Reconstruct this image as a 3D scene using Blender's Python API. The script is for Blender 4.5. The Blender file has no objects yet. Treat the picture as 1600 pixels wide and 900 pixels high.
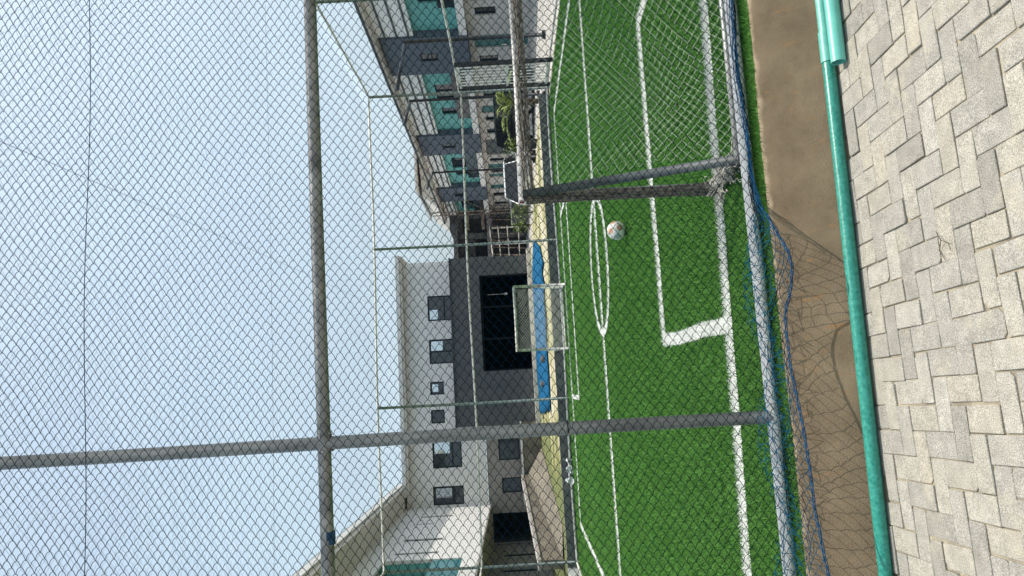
import bpy, math, random
import numpy as np
random.seed(7); rng = np.random.default_rng(11)
R = math.radians
scene = bpy.context.scene
COL = scene.collection

# ------------------------------------------------------------------ camera (the phone was held sideways: the picture is turned a quarter)
FPX, YAW, ROLL, EYE = 1120.0, R(7.5), R(3.15), 1.3
F = np.array([math.sin(YAW), math.cos(YAW), 0.0])
R0 = np.array([math.cos(YAW), -math.sin(YAW), 0.0]); U0 = np.array([0, 0, 1.0])
RT = R0 * math.cos(ROLL) - U0 * math.sin(ROLL)
UP = U0 * math.cos(ROLL) + R0 * math.sin(ROLL)
CAM = np.array([0, 0, EYE])

def ray(x, y):
    return F + RT * ((900 - y) - 450) / FPX - UP * (x - 800) / FPX
def at_z(x, y, z=0.0):
    d = ray(x, y); return CAM + d * ((z - EYE) / d[2])
def at_y(x, y, Y):
    d = ray(x, y); return CAM + d * (Y / d[1])
def at_x(x, y, X):
    d = ray(x, y); return CAM + d * (X / d[0])

def make_camera():
    from mathutils import Matrix
    cd = bpy.data.cameras.new('camera'); co = bpy.data.objects.new('camera', cd); COL.objects.link(co)
    bx, by, bz = -UP, RT, -F
    co.matrix_world = Matrix(((bx[0], by[0], bz[0], 0), (bx[1], by[1], bz[1], 0), (bx[2], by[2], bz[2], EYE), (0, 0, 0, 1)))
    cd.sensor_fit = 'HORIZONTAL'; cd.sensor_width = 36; cd.lens = 36 * FPX / 1600
    cd.clip_start = 0.05; cd.clip_end = 3000
    scene.camera = co
make_camera()

# ------------------------------------------------------------------ materials
MATS = {}
def mat(name, col, rough=0.7, metal=0.0, var=0.0, vscale=6.0, bump=0.0, bscale=40.0, col2=None, spec=None, streak=None):
    if name in MATS: return MATS[name]
    m = bpy.data.materials.new(name); m.use_nodes = True
    nt = m.node_tree; b = nt.nodes['Principled BSDF']
    b.inputs['Roughness'].default_value = rough; b.inputs['Metallic'].default_value = metal
    if spec is not None: b.inputs['Specular IOR Level'].default_value = spec
    c = (*col, 1)
    b.inputs['Base Color'].default_value = c
    tc = nt.nodes.new('ShaderNodeTexCoord')
    if var > 0 or col2:
        n = nt.nodes.new('ShaderNodeTexNoise'); n.inputs['Scale'].default_value = vscale; n.inputs['Detail'].default_value = 6; n.inputs['Roughness'].default_value = 0.65
        src = tc.outputs['Object']
        if streak:
            mp = nt.nodes.new('ShaderNodeMapping'); mp.inputs['Scale'].default_value = (1, 1, streak); nt.links.new(src, mp.inputs['Vector']); src = mp.outputs['Vector']
        nt.links.new(src, n.inputs['Vector'])
        r = nt.nodes.new('ShaderNodeValToRGB')
        r.color_ramp.elements[0].position = 0.32; r.color_ramp.elements[1].position = 0.68
        if col2: a, z = col, col2
        else:
            a = tuple(max(0, v * (1 - var)) for v in col); z = tuple(min(1, v * (1 + var)) for v in col)
        r.color_ramp.elements[0].color = (*a, 1); r.color_ramp.elements[1].color = (*z, 1)
        nt.links.new(n.outputs['Fac'], r.inputs['Fac']); nt.links.new(r.outputs['Color'], b.inputs['Base Color'])
    if bump > 0:
        n2 = nt.nodes.new('ShaderNodeTexNoise'); n2.inputs['Scale'].default_value = bscale; n2.inputs['Detail'].default_value = 5
        nt.links.new(tc.outputs['Object'], n2.inputs['Vector'])
        bp = nt.nodes.new('ShaderNodeBump'); bp.inputs['Strength'].default_value = bump; bp.inputs['Distance'].default_value = 0.02
        nt.links.new(n2.outputs['Fac'], bp.inputs['Height']); nt.links.new(bp.outputs['Normal'], b.inputs['Normal'])
    MATS[name] = m
    return m

def N(m, t, **kw):
    n = m.node_tree.nodes.new(t)
    for k, v in kw.items(): setattr(n, k, v)
    return n
def L(m, a, b): m.node_tree.links.new(a, b)

galv = mat('galvanised steel', (0.13, 0.14, 0.14), 0.45, 0.5, col2=(0.35, 0.36, 0.35), vscale=11, bump=0.2, bscale=90, streak=0.16)
galv_far = mat('dull zinc paint', (0.20, 0.24, 0.22), 0.55, 0.3, var=0.25, vscale=4)
rail_pale = mat('pale zinc rail', (0.62, 0.60, 0.56), 0.5, 0.15, var=0.25, vscale=7)
pipe_white = mat('worn white pipe', (0.86, 0.85, 0.81), 0.45, 0.0, col2=(0.58, 0.57, 0.54), vscale=14, bump=0.1, bscale=60)
goal_grey = mat('grey goal pipe', (0.065, 0.08, 0.083), 0.55, 0.0, var=0.35, vscale=10)
twine = mat('blue black twine', (0.003, 0.012, 0.026), 0.95, var=0.5, vscale=30, spec=0.05)
twine_blue = mat('bright blue twine', (0.006, 0.030, 0.075), 0.9, vscale=25, col2=(0.010, 0.075, 0.12), spec=0.1)
twine_far = mat('dark green net', (0.012, 0.03, 0.036), 0.9, spec=0.05)
twine_white = mat('white goal twine', (0.86, 0.87, 0.83), 0.7)
twine_dirty = mat('dirty grey twine', (0.05, 0.042, 0.034), 0.9, col2=(0.30, 0.27, 0.23), vscale=45)
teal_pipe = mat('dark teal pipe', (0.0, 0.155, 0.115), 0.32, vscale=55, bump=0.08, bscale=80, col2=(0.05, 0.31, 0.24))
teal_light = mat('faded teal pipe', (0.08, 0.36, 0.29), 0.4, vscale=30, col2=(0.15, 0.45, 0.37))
glass = mat('dark window glass', (0.025, 0.035, 0.04), 0.06, spec=0.8)
frame_dark = mat('dark window frame', (0.022, 0.027, 0.03), 0.6, spec=0.2)
sky_glass = mat('sky reflection mirror', (0.62, 0.68, 0.72), 0.05, 1.0)
white_wall = mat('white render', (0.68, 0.665, 0.645), 0.85, vscale=2.2, bump=0.1, bscale=20, col2=(0.76, 0.745, 0.725), streak=0.18)
cream_wall = mat('cream render', (0.62, 0.58, 0.53), 0.85, var=0.06, vscale=1.0)
grey_wall = mat('charcoal render', (0.070, 0.075, 0.077), 0.8, col2=(0.092, 0.097, 0.098), vscale=2.0, streak=0.2)
blade_wall = mat('slate blue render', (0.10, 0.12, 0.15), 0.8, var=0.08, vscale=0.7)
taupe = mat('taupe render', (0.26, 0.245, 0.225), 0.85, var=0.08, vscale=0.9)
teal_wall = mat('teal render', (0.15, 0.42, 0.39), 0.7, var=0.08, vscale=0.8)
light_grey = mat('light grey render', (0.70, 0.70, 0.68), 0.8, var=0.06, vscale=1.0)
batten_m = mat('dark batten', (0.10, 0.11, 0.11), 0.7)
dark_in = mat('interior shade black', (0.006, 0.007, 0.011), 0.95, spec=0.0)  # shade inside the hall doorway, put into a near-black wall colour
roof_m = mat('grey roof sheet', (0.16, 0.16, 0.16), 0.6, var=0.2, vscale=2)
soffit_m = mat('beige soffit', (0.58, 0.54, 0.48), 0.85, var=0.05, vscale=1)
conc_dark = mat('grey concrete wall', (0.15, 0.155, 0.15), 0.9, var=0.25, vscale=2.2, bump=0.2, bscale=25)
conc_brown = mat('brown stained concrete', (0.10, 0.092, 0.072), 0.9, col2=(0.23, 0.205, 0.16), vscale=1.6)
conc_raw = mat('raw concrete', (0.11, 0.105, 0.10), 0.9, var=0.35, vscale=0.9)
black_m = mat('black painted steel', (0.012, 0.014, 0.016), 0.4)
tarp_m = mat('blue tarpaulin', (0.003, 0.085, 0.19), 0.85, spec=0.15, var=0.25, vscale=1.3, bump=0.5, bscale=3)
tyre_m = mat('tyre rubber', (0.02, 0.02, 0.02), 0.9)
rim_m = mat('alloy rim', (0.5, 0.5, 0.5), 0.35, 0.8)
car_white = mat('white car paint', (0.75, 0.75, 0.74), 0.2)
car_black = mat('black car paint', (0.008, 0.009, 0.012), 0.15)
red_lens = mat('red lamp lens', (0.25, 0.01, 0.012), 0.2)
chrome = mat('chrome trim', (0.7, 0.7, 0.7), 0.15, 1.0)
leaf_y = mat('yellow green leaf', (0.12, 0.20, 0.03), 0.6, col2=(0.26, 0.31, 0.05), vscale=9)
leaf_g = mat('green leaf', (0.06, 0.13, 0.025), 0.6, col2=(0.16, 0.24, 0.05), vscale=9)
stem_m = mat('brown stem', (0.10, 0.07, 0.045), 0.9)
pot_m = mat('black plant pot', (0.02, 0.02, 0.022), 0.6)
bag_m = mat('clear plastic film', (0.62, 0.63, 0.64), 0.25, spec=0.8)
rust_m = mat('rusty scaffold pipe', (0.22, 0.12, 0.08), 0.8, col2=(0.40, 0.34, 0.28), vscale=5)

# ------------------------------------------------------------------ mesh builder
class MB:
    def __init__(s): s.v = []; s.f = []; s.m = []; s.n = 0; s.smooth = []
    def add(s, v, f, mi=0, smooth=False):
        v = np.asarray(v, float).reshape(-1, 3); s.v.append(v)
        for q in f: s.f.append(tuple(i + s.n for i in q)); s.m.append(mi); s.smooth.append(smooth)
        s.n += len(v); return s
    def box(s, a, b, mi=0):
        x0, y0, z0 = a; x1, y1, z1 = b
        v = [(x0,y0,z0),(x1,y0,z0),(x1,y1,z0),(x0,y1,z0),(x0,y0,z1),(x1,y0,z1),(x1,y1,z1),(x0,y1,z1)]
        return s.add(v, [(0,3,2,1),(4,5,6,7),(0,1,5,4),(1,2,6,5),(2,3,7,6),(3,0,4,7)], mi)
    def fbox(s, fr, s0, s1, d0, d1, z0, z1, mi=0):
        P = [fr(a, d, z) for z in (z0, z1) for (a, d) in ((s0, d0), (s1, d0), (s1, d1), (s0, d1))]
        return s.add(P, [(0,3,2,1),(4,5,6,7),(0,1,5,4),(1,2,6,5),(2,3,7,6),(3,0,4,7)], mi)
    def tube(s, pts, r, n=10, mi=0, caps=True):
        pts = np.asarray(pts, float); k = len(pts)
        rr = np.full(k, r) if np.isscalar(r) else np.asarray(r, float)
        t = np.gradient(pts, axis=0); t /= np.linalg.norm(t, axis=1)[:, None] + 1e-12
        ref = np.array([0, 0, 1.0]) if abs(t[0][2]) < 0.9 else np.array([1.0, 0, 0])
        V = []
        for i in range(k):
            a = np.cross(t[i], ref); a /= np.linalg.norm(a); b = np.cross(t[i], a)
            ref = np.cross(a, t[i]) if np.linalg.norm(np.cross(a, t[i])) > 0.5 else ref
            for j in range(n):
                w = 2 * math.pi * j / n; V.append(pts[i] + rr[i] * (a * math.cos(w) + b * math.sin(w)))
        fs = [(i*n+j, i*n+(j+1) % n, (i+1)*n+(j+1) % n, (i+1)*n+j) for i in range(k-1) for j in range(n)]
        base = s.n
        s.add(V, fs, mi, True)
        if caps:
            s.f.append(tuple(base + j for j in range(n))); s.m.append(mi); s.smooth.append(False)
            s.f.append(tuple(base + (k-1)*n + j for j in reversed(range(n)))); s.m.append(mi); s.smooth.append(False)
        return s
    def sheet(s, poly, z, mi=0):
        return s.add([(p[0], p[1], z) for p in poly], [tuple(range(len(poly)))], mi)
    def build(s, name, mats, parent=None, origin=(0, 0, 0)):
        me = bpy.data.meshes.new(name)
        v = np.concatenate(s.v) - np.asarray(origin, float)
        me.from_pydata(v.tolist(), [], s.f)
        for mm in (mats if isinstance(mats, (list, tuple)) else [mats]): me.materials.append(mm)
        me.polygons.foreach_set('material_index', s.m); me.polygons.foreach_set('use_smooth', s.smooth)
        me.update()
        o = bpy.data.objects.new(name, me); COL.objects.link(o)
        if parent is not None: o.parent = parent
        else: o.location = origin
        return o

def np_mesh(name, V, faces, mats, mi=None, parent=None, smooth=False, origin=(0, 0, 0)):
    """V (n,3), faces (k,3|4) as arrays: quick route for big meshes"""
    V = np.asarray(V, np.float32) - np.asarray(origin, np.float32); faces = np.asarray(faces, np.int32)
    me = bpy.data.meshes.new(name); k, c = faces.shape
    me.vertices.add(len(V)); me.vertices.foreach_set('co', V.ravel())
    me.loops.add(k * c); me.loops.foreach_set('vertex_index', faces.ravel())
    me.polygons.add(k); me.polygons.foreach_set('loop_start', np.arange(k, dtype=np.int32) * c)
    me.polygons.foreach_set('loop_total', np.full(k, c, np.int32))
    for m in (mats if isinstance(mats, (list, tuple)) else [mats]): me.materials.append(m)
    if mi is not None: me.polygons.foreach_set('material_index', np.asarray(mi, np.int32))
    me.polygons.foreach_set('use_smooth', np.full(k, smooth))
    me.update(calc_edges=True); me.validate()
    o = bpy.data.objects.new(name, me); COL.objects.link(o)
    if parent is not None: o.parent = parent
    else: o.location = origin
    return o

def strands(A, B, r, bulge=None, seg=1):
    """triangular prisms along A->B (n,3 each), optionally bowed by bulge (n,3) at the middle"""
    n = len(A); t = np.linspace(0, 1, seg + 1)
    P = A[:, None] * (1 - t)[None, :, None] + B[:, None] * t[None, :, None]
    if bulge is not None: P = P + bulge[:, None] * (4 * t * (1 - t))[None, :, None]
    d = B - A; d = d / (np.linalg.norm(d, axis=1)[:, None] + 1e-9)
    ref = np.where(np.abs(d[:, 1:2]) < 0.8, np.array([[0, 1.0, 0]]), np.array([[0, 0, 1.0]]))
    a = np.cross(d, ref); a /= np.linalg.norm(a, axis=1)[:, None] + 1e-9; b = np.cross(d, a)
    w = np.array([0, 2.0944, 4.1888])
    ring = a[:, None] * np.cos(w)[None, :, None] + b[:, None] * np.sin(w)[None, :, None]
    V = P[:, :, None, :] + r * ring[:, None, :, :]                   # n, seg+1, 3, 3
    V = V.reshape(-1, 3); m = (seg + 1) * 3
    f = []
    for i in range(seg):
        for j in range(3): f.append((i*3+j, i*3+(j+1) % 3, (i+1)*3+(j+1) % 3, (i+1)*3+j))
    Fc = (np.arange(n)[:, None, None] * m + np.array(f)[None]).reshape(-1, 4)
    return V, Fc

def tag(o, label=None, cat=None, group=None, kind=None):
    for k, v in (('label', label), ('category', cat), ('group', group), ('kind', kind)):
        if v: o[k] = v
    return o
def thing(name, loc, label, cat, group=None):
    o = bpy.data.objects.new(name, None); COL.objects.link(o); o.location = loc; o.empty_display_size = 0.2
    return tag(o, label, cat, group)
def structure(o): o['kind'] = 'structure'; return o

# ------------------------------------------------------------------ pitch measures (metres, z = 0 on the turf)
EDGE = 3.49; FENCE = 3.63; FARF = 18.65; XL, XR = -4.52, 7.55
PAV = -0.28; GOALY = 4.36; BOXY = 6.2; HALF = 10.42; FARY = 17.2; SL, SR = -3.35, 6.62; CX = 1.63
LW = 0.05
def wob(x, a=0.005): return a * np.sin(x * 5.1) + a * 0.6 * np.sin(x * 11.7 + 1.3)
LINES = []   # polylines
def pl(pts): LINES.append(np.array(pts, float))
def seg(a, b, n=24):
    t = np.linspace(0, 1, n)[:, None]; p = np.array(a)[None] * (1 - t) + np.array(b)[None] * t
    return p
def rough(p, k):
    q = p.copy(); d = p[-1] - p[0]
    if abs(d[0]) > abs(d[1]): q[:, 1] += wob(p[:, 0] + k, 0.005)
    else: q[:, 0] += wob(p[:, 1] + k, 0.005)
    return q
for k, (a, b) in enumerate([((SL, GOALY + 0.15), (SR, GOALY - 0.40)), ((SL, FARY), (SR, FARY)), ((SL, GOALY), (SL, FARY)), ((SR, GOALY), (SR, FARY)),
             ((SL, HALF), (SR, HALF)), ((0.28, BOXY), (3.22, BOXY)), ((0.28, GOALY - 0.02), (0.28, BOXY)), ((3.22, GOALY), (3.22, BOXY)),
             ((-0.4, FARY - 1.85), (4.0, FARY - 1.85)), ((-0.4, FARY - 1.85), (-0.4, FARY)), ((4.0, FARY - 1.85), (4.0, FARY))]):
    pl(rough(seg(a, b, 60), k * 1.7))
th = np.linspace(0, 2 * math.pi, 73)
pl(np.stack([CX + 0.99 * np.cos(th), HALF - 0.05 + 0.97 * np.sin(th)], 1))

def marking_mask(P):
    m = np.zeros(len(P), bool)
    for pts in LINES:
        a, b = pts[:-1], pts[1:]
        lo, hi = pts.min(0) - 0.1, pts.max(0) + 0.1
        sel = np.where((P[:, 0] > lo[0]) & (P[:, 0] < hi[0]) & (P[:, 1] > lo[1]) & (P[:, 1] < hi[1]))[0]
        for s0 in range(0, len(sel), 20000):
            ii = sel[s0:s0 + 20000]; p = P[ii][:, None]
            ab = (b - a)[None]; t = np.clip(((p - a[None]) * ab).sum(2) / ((ab ** 2).sum(2) + 1e-9), 0, 1)
            dd = np.linalg.norm(p - (a[None] + ab * t[..., None]), axis=2).min(1)
            m[ii] |= dd < LW
    return m

# ------------------------------------------------------------------ ground, kerb, paving
dirt = mat('bare ground', (0.30, 0.26, 0.19), 0.95, col2=(0.40, 0.35, 0.26), vscale=0.5)
structure(MB().sheet([(-900, -600), (900, -600), (900, 1400), (-900, 1400)], -0.30).build('ground', dirt))

turf_m = mat('turf backing', (0.045, 0.125, 0.016), 0.95, col2=(0.065, 0.175, 0.024), vscale=2.2, bump=0.6, bscale=90)
g = MB(); g.sheet([(XL - 0.15, EDGE), (XR + 0.1, EDGE), (XR + 0.1, FARF + 0.08), (XL - 0.15, FARF + 0.08)], 0.0)
structure(g.build('turf', turf_m))
white_paint = mat('white turf fibre', (0.72, 0.73, 0.70), 0.85, var=0.12, vscale=30)
g = MB()
for k, pts in enumerate(LINES):
    d = np.gradient(pts, axis=0); nrm = np.stack([-d[:, 1], d[:, 0]], 1); nrm /= np.linalg.norm(nrm, axis=1)[:, None]
    z = 0.004 + 0.0006 * k
    V = np.concatenate([np.c_[pts + nrm * LW, np.full(len(pts), z)], np.c_[pts - nrm * LW, np.full(len(pts), z)]])
    n = len(pts); g.add(V, [(i, n + i, n + i + 1, i + 1) for i in range(n - 1)])
structure(g.build('pitch_marking', white_paint))

def make_blades():
    def zone(y0, y1, dens, w, h):
        hw0 = 0.46 * y0 + 1.3; hw1 = 0.46 * y1 + 1.3
        n = int(dens * (y1 - y0) * (hw0 + hw1))
        Y = y0 + (y1 - y0) * rng.random(n); X = (rng.random(n) * 2 - 1) * (0.46 * Y + 1.3) + 0.13 * Y
        k = (X > XL) & (X < XR); X, Y = X[k], Y[k]; n = len(X)
        sc = 0.75 + 0.5 * rng.random(n)
        return np.stack([X, Y], 1), w * sc, h * (0.7 + 0.6 * rng.random(n))
    Z = [zone(EDGE - 0.004, 4.6, 16000, 0.0038, 0.025), zone(4.6, 6.5, 12000, 0.0046, 0.025), zone(6.5, 9.5, 8000, 0.0060, 0.025),
         zone(9.5, 13, 4000, 0.0080, 0.024), zone(13, FARF, 2000, 0.011, 0.022)]
    P = np.concatenate([z[0] for z in Z]); W = np.concatenate([z[1] for z in Z]); H = np.concatenate([z[2] for z in Z])
    n = len(P); white = marking_mask(P)
    th = rng.random(n) * 2 * math.pi; ph = rng.random(n) * 2 * math.pi
    lean = H * (0.25 + 0.8 * rng.random(n))
    # clumpy combing direction
    lx = lean * np.cos(ph) + 0.003 * np.sin(P[:, 0] * 0.9); ly = lean * np.sin(ph) - 0.004
    ax, ay = np.cos(th) * W / 2, np.sin(th) * W / 2
    z0 = np.where(white, 0.010, 0.0)
    A = np.stack([P[:, 0] - ax, P[:, 1] - ay, z0], 1); B = np.stack([P[:, 0] + ax, P[:, 1] + ay, z0], 1)
    T = np.stack([P[:, 0] + lx, P[:, 1] + ly, z0 + H], 1)
    V = np.stack([A, B, T], 1).reshape(-1, 3); Fc = np.arange(3 * n).reshape(-1, 3)
    clump = np.sin(P[:, 0] * 2.3 + 1.7 * np.sin(P[:, 1] * 1.9)) * np.sin(P[:, 1] * 2.9 + 1.1 * np.sin(P[:, 0] * 3.1))
    r = rng.random(n) + 0.05 * clump
    mi = np.where(r < 0.30, 0, np.where(r < 0.72, 1, 2)); mi[white] = 3
    ms = [mat('grass blade dark', (0.060, 0.158, 0.028), 0.7, spec=0.2), mat('grass blade mid', (0.085, 0.236, 0.036), 0.7, spec=0.25),
          mat('grass blade light', (0.120, 0.305, 0.054), 0.7, spec=0.25), white_paint]
    tag(np_mesh('grass', V, Fc, ms, mi), 'short bright green artificial grass of the small football pitch', 'grass', kind='stuff')
make_blades()

# sloped concrete kerb under the pitch edge
km = bpy.data.materials.new('stained kerb concrete'); km.use_nodes = True
def kerb_mat(m):
    b = m.node_tree.nodes['Principled BSDF']; b.inputs['Roughness'].default_value = 0.9
    tc = N(m, 'ShaderNodeTexCoord')
    n1 = N(m, 'ShaderNodeTexNoise'); n1.inputs['Scale'].default_value = 5.5; n1.inputs['Detail'].default_value = 8; n1.inputs['Roughness'].default_value = 0.7
    L(m, tc.outputs['Object'], n1.inputs['Vector'])
    r1 = N(m, 'ShaderNodeValToRGB'); e = r1.color_ramp.elements
    e[0].position = 0.3; e[0].color = (0.108, 0.078, 0.043, 1); e[1].position = 0.72; e[1].color = (0.195, 0.148, 0.090, 1)
    L(m, n1.outputs['Fac'], r1.inputs['Fac'])
    # ochre rust blots
    mp = N(m, 'ShaderNodeMapping'); mp.inputs['Scale'].default_value = (9, 3.0, 3.0); L(m, tc.outputs['Object'], mp.inputs['Vector'])
    nz = N(m, 'ShaderNodeTexNoise'); nz.inputs['Scale'].default_value = 2.2; nz.inputs['Detail'].default_value = 5; nz.inputs['Roughness'].default_value = 0.75
    L(m, mp.outputs['Vector'], nz.inputs['Vector'])
    r2 = N(m, 'ShaderNodeValToRGB'); e = r2.color_ramp.elements
    e[0].position = 0.60; e[0].color = (0, 0, 0, 1); e[1].position = 0.665; e[1].color = (0.8, 0.8, 0.8, 1)
    L(m, nz.outputs['Fac'], r2.inputs['Fac'])
    mx = N(m, 'ShaderNodeMix', data_type='RGBA'); L(m, r2.outputs['Color'], mx.inputs[0]); L(m, r1.outputs['Color'], mx.inputs[6]); mx.inputs[7].default_value = (0.23, 0.125, 0.05, 1)
    # pale chipped rim along the top, its sunlit edge painted into the colour
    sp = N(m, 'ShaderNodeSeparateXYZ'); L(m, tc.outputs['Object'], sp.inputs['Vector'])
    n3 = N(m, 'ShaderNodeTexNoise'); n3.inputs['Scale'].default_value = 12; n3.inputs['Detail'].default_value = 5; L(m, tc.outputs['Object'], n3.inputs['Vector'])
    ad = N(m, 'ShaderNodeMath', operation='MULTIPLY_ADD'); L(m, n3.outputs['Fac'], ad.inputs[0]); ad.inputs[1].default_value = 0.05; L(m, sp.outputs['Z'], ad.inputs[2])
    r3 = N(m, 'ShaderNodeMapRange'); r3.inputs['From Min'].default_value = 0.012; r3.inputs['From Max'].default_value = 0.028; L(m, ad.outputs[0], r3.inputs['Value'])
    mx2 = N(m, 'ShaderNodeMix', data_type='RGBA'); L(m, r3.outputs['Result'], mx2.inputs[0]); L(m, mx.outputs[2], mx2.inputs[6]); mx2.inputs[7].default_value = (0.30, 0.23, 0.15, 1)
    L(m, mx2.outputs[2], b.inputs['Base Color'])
    n4 = N(m, 'ShaderNodeTexNoise'); n4.inputs['Scale'].default_value = 160; n4.inputs['Detail'].default_value = 4; L(m, tc.outputs['Object'], n4.inputs['Vector'])
    bp = N(m, 'ShaderNodeBump'); bp.inputs['Strength'].default_value = 0.7; bp.inputs['Distance'].default_value = 0.006
    L(m, n4.outputs['Fac'], bp.inputs['Height']); L(m, bp.outputs['Normal'], b.inputs['Normal'])
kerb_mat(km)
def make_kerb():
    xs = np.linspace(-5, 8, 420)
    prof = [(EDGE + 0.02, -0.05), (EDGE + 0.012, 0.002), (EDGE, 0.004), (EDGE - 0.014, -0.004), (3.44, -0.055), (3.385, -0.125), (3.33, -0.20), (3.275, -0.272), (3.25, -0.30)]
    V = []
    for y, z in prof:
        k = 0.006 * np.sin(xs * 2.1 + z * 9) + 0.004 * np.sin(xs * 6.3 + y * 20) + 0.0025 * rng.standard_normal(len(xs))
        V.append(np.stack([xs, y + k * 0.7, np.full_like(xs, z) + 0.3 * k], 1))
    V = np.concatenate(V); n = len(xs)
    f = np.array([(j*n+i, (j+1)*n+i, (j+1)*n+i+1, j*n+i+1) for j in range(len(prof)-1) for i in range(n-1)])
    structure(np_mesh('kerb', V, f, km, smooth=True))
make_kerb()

# herringbone block paving
def make_paving():
    pm = bpy.data.materials.new('grey paving block'); pm.use_nodes = True
    m = pm; b = m.node_tree.nodes['Principled BSDF']; b.inputs['Roughness'].default_value = 0.92
    geo = N(m, 'ShaderNodeNewGeometry'); tc = N(m, 'ShaderNodeTexCoord')
    r = N(m, 'ShaderNodeValToRGB'); e = r.color_ramp.elements; r.color_ramp.interpolation = 'LINEAR'
    e[0].position = 0; e[0].color = (0.262, 0.247, 0.212, 1); e[1].position = 1; e[1].color = (0.355, 0.337, 0.292, 1)
    q = r.color_ramp.elements.new(0.45); q.color = (0.318, 0.302, 0.262, 1); q = r.color_ramp.elements.new(0.72); q.color = (0.345, 0.318, 0.258, 1)
    L(m, geo.outputs['Random Per Island'], r.inputs['Fac'])
    n = N(m, 'ShaderNodeTexNoise'); n.inputs['Scale'].default_value = 230; n.inputs['Detail'].default_value = 3; L(m, tc.outputs['Object'], n.inputs['Vector'])
    n2 = N(m, 'ShaderNodeTexNoise'); n2.inputs['Scale'].default_value = 17; n2.inputs['Detail'].default_value = 7; n2.inputs['Roughness'].default_value = 0.7; L(m, tc.outputs['Object'], n2.inputs['Vector'])
    def rng_node(src, lo, hi, a=0.3, z=0.7):
        k = N(m, 'ShaderNodeMapRange'); k.inputs['From Min'].default_value = a; k.inputs['From Max'].default_value = z; k.inputs['To Min'].default_value = lo; k.inputs['To Max'].default_value = hi
        L(m, src, k.inputs['Value']); return k.outputs['Result']
    a = rng_node(n.outputs['Fac'], 0.50, 1.46); c = rng_node(n2.outputs['Fac'], 0.78, 1.18)
    mu = N(m, 'ShaderNodeMath', operation='MULTIPLY'); L(m, a, mu.inputs[0]); L(m, c, mu.inputs[1])
    vm = N(m, 'ShaderNodeVectorMath', operation='SCALE'); L(m, r.outputs['Color'], vm.inputs[0]); L(m, mu.outputs[0], vm.inputs['Scale'])
    n5 = N(m, 'ShaderNodeTexNoise'); n5.inputs['Scale'].default_value = 3.0; n5.inputs['Detail'].default_value = 9; n5.inputs['Roughness'].default_value = 0.72; L(m, tc.outputs['Object'], n5.inputs['Vector'])
    sd = rng_node(n5.outputs['Fac'], 0, 0.55, 0.55, 0.72)
    mx = N(m, 'ShaderNodeMix', data_type='RGBA'); L(m, sd, mx.inputs[0]); L(m, vm.outputs[0], mx.inputs[6]); mx.inputs[7].default_value = (0.50, 0.435, 0.31, 1)
    L(m, mx.outputs[2], b.inputs['Base Color'])
    bp = N(m, 'ShaderNodeBump'); bp.inputs['Strength'].default_value = 0.55; bp.inputs['Distance'].default_value = 0.004
    L(m, n.outputs['Fac'], bp.inputs['Height']); L(m, bp.outputs['Normal'], b.inputs['Normal'])
    sand = mat('jointing sand', (0.15, 0.13, 0.10), 0.95, col2=(0.46, 0.40, 0.28), vscale=4.5, bump=0.4, bscale=200)
    V, Fc = [], []
    W = 0.102; YS = 0.91; Lb = 2 * W; rot = R(2.5); c_, s_ = math.cos(rot), math.sin(rot); base = 0
    done = set()
    def brick(cx, cy, lx, ly):
        nonlocal base
        cy *= YS; ly *= YS
        X = cx * c_ - cy * s_ + 0.4; Y = cx * s_ + cy * c_ + 1.4
        if not (-2.6 < X < 4.6 and -0.6 < Y < 3.27): return
        gap = 0.0017 + 0.0036 * rng.random() ** 3; rr = rot + R(rng.normal(0, 0.7))
        hx, hy = lx / 2 - gap, ly / 2 - gap; ch = 0.0022
        z = PAV + rng.normal(0, 0.0018); tx, ty = rng.normal(0, 0.013), rng.normal(0, 0.013)
        dx, dy = rng.normal(0, 0.0012), rng.normal(0, 0.0012)
        # worn outline: 8-gon with clipped corners
        pts = []
        for k, (sx, sy) in enumerate(((-1, -1), (1, -1), (1, 1), (-1, 1))):
            cl = 0.0015 + 0.020 * rng.random() ** 7
            p1 = (sx * hx, sy * (hy - cl)); p2 = (sx * (hx - cl), sy * hy)
            pts += [p1, p2] if k in (0, 2) else [p2, p1]
        rc, rs = math.cos(rr), math.sin(rr)
        rings = []
        for inset, dz in ((0, -0.045), (0, -ch), (ch, 0.0)):
            for (px, py) in pts:
                qx = px - inset * np.sign(px); qy = py - inset * np.sign(py)
                rings.append((X + dx + qx * rc - qy * rs, min(Y + dy + qx * rs + qy * rc, 3.262), z + dz + qx * tx + qy * ty))
        V.extend(rings)
        for a in range(2):
            for j in range(8): Fc.append((base + a*8 + j, base + a*8 + (j+1) % 8, base + (a+1)*8 + (j+1) % 8, base + (a+1)*8 + j))
        Fc.append(tuple(base + 16 + j for j in range(8))); base += 24
    for i in range(-75, 75):
        for j in range(-48, 48):
            # classic 90 degree herringbone
            ox = (i * 1 + j * 2) * W; oy = (i * 1 - j * 2) * W
            for (cx, cy, lx, ly) in ((ox + W, oy + W / 2, Lb, W), (ox + W / 2 , oy + W * 2, W, Lb)):
                key = (round(cx / W * 2), round(cy / W * 2), lx > ly)
                if key in done: continue
                done.add(key); brick(cx, cy, lx, ly)
    g = MB(); g.add(V, Fc); p = g.build('paving', pm); structure(p)
    g = MB(); g.sheet([(-6, -3), (9, -3), (9, 3.30), (-6, 3.30)], PAV - 0.0072); structure(g.build('sand_bed', sand))
make_paving()

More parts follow.
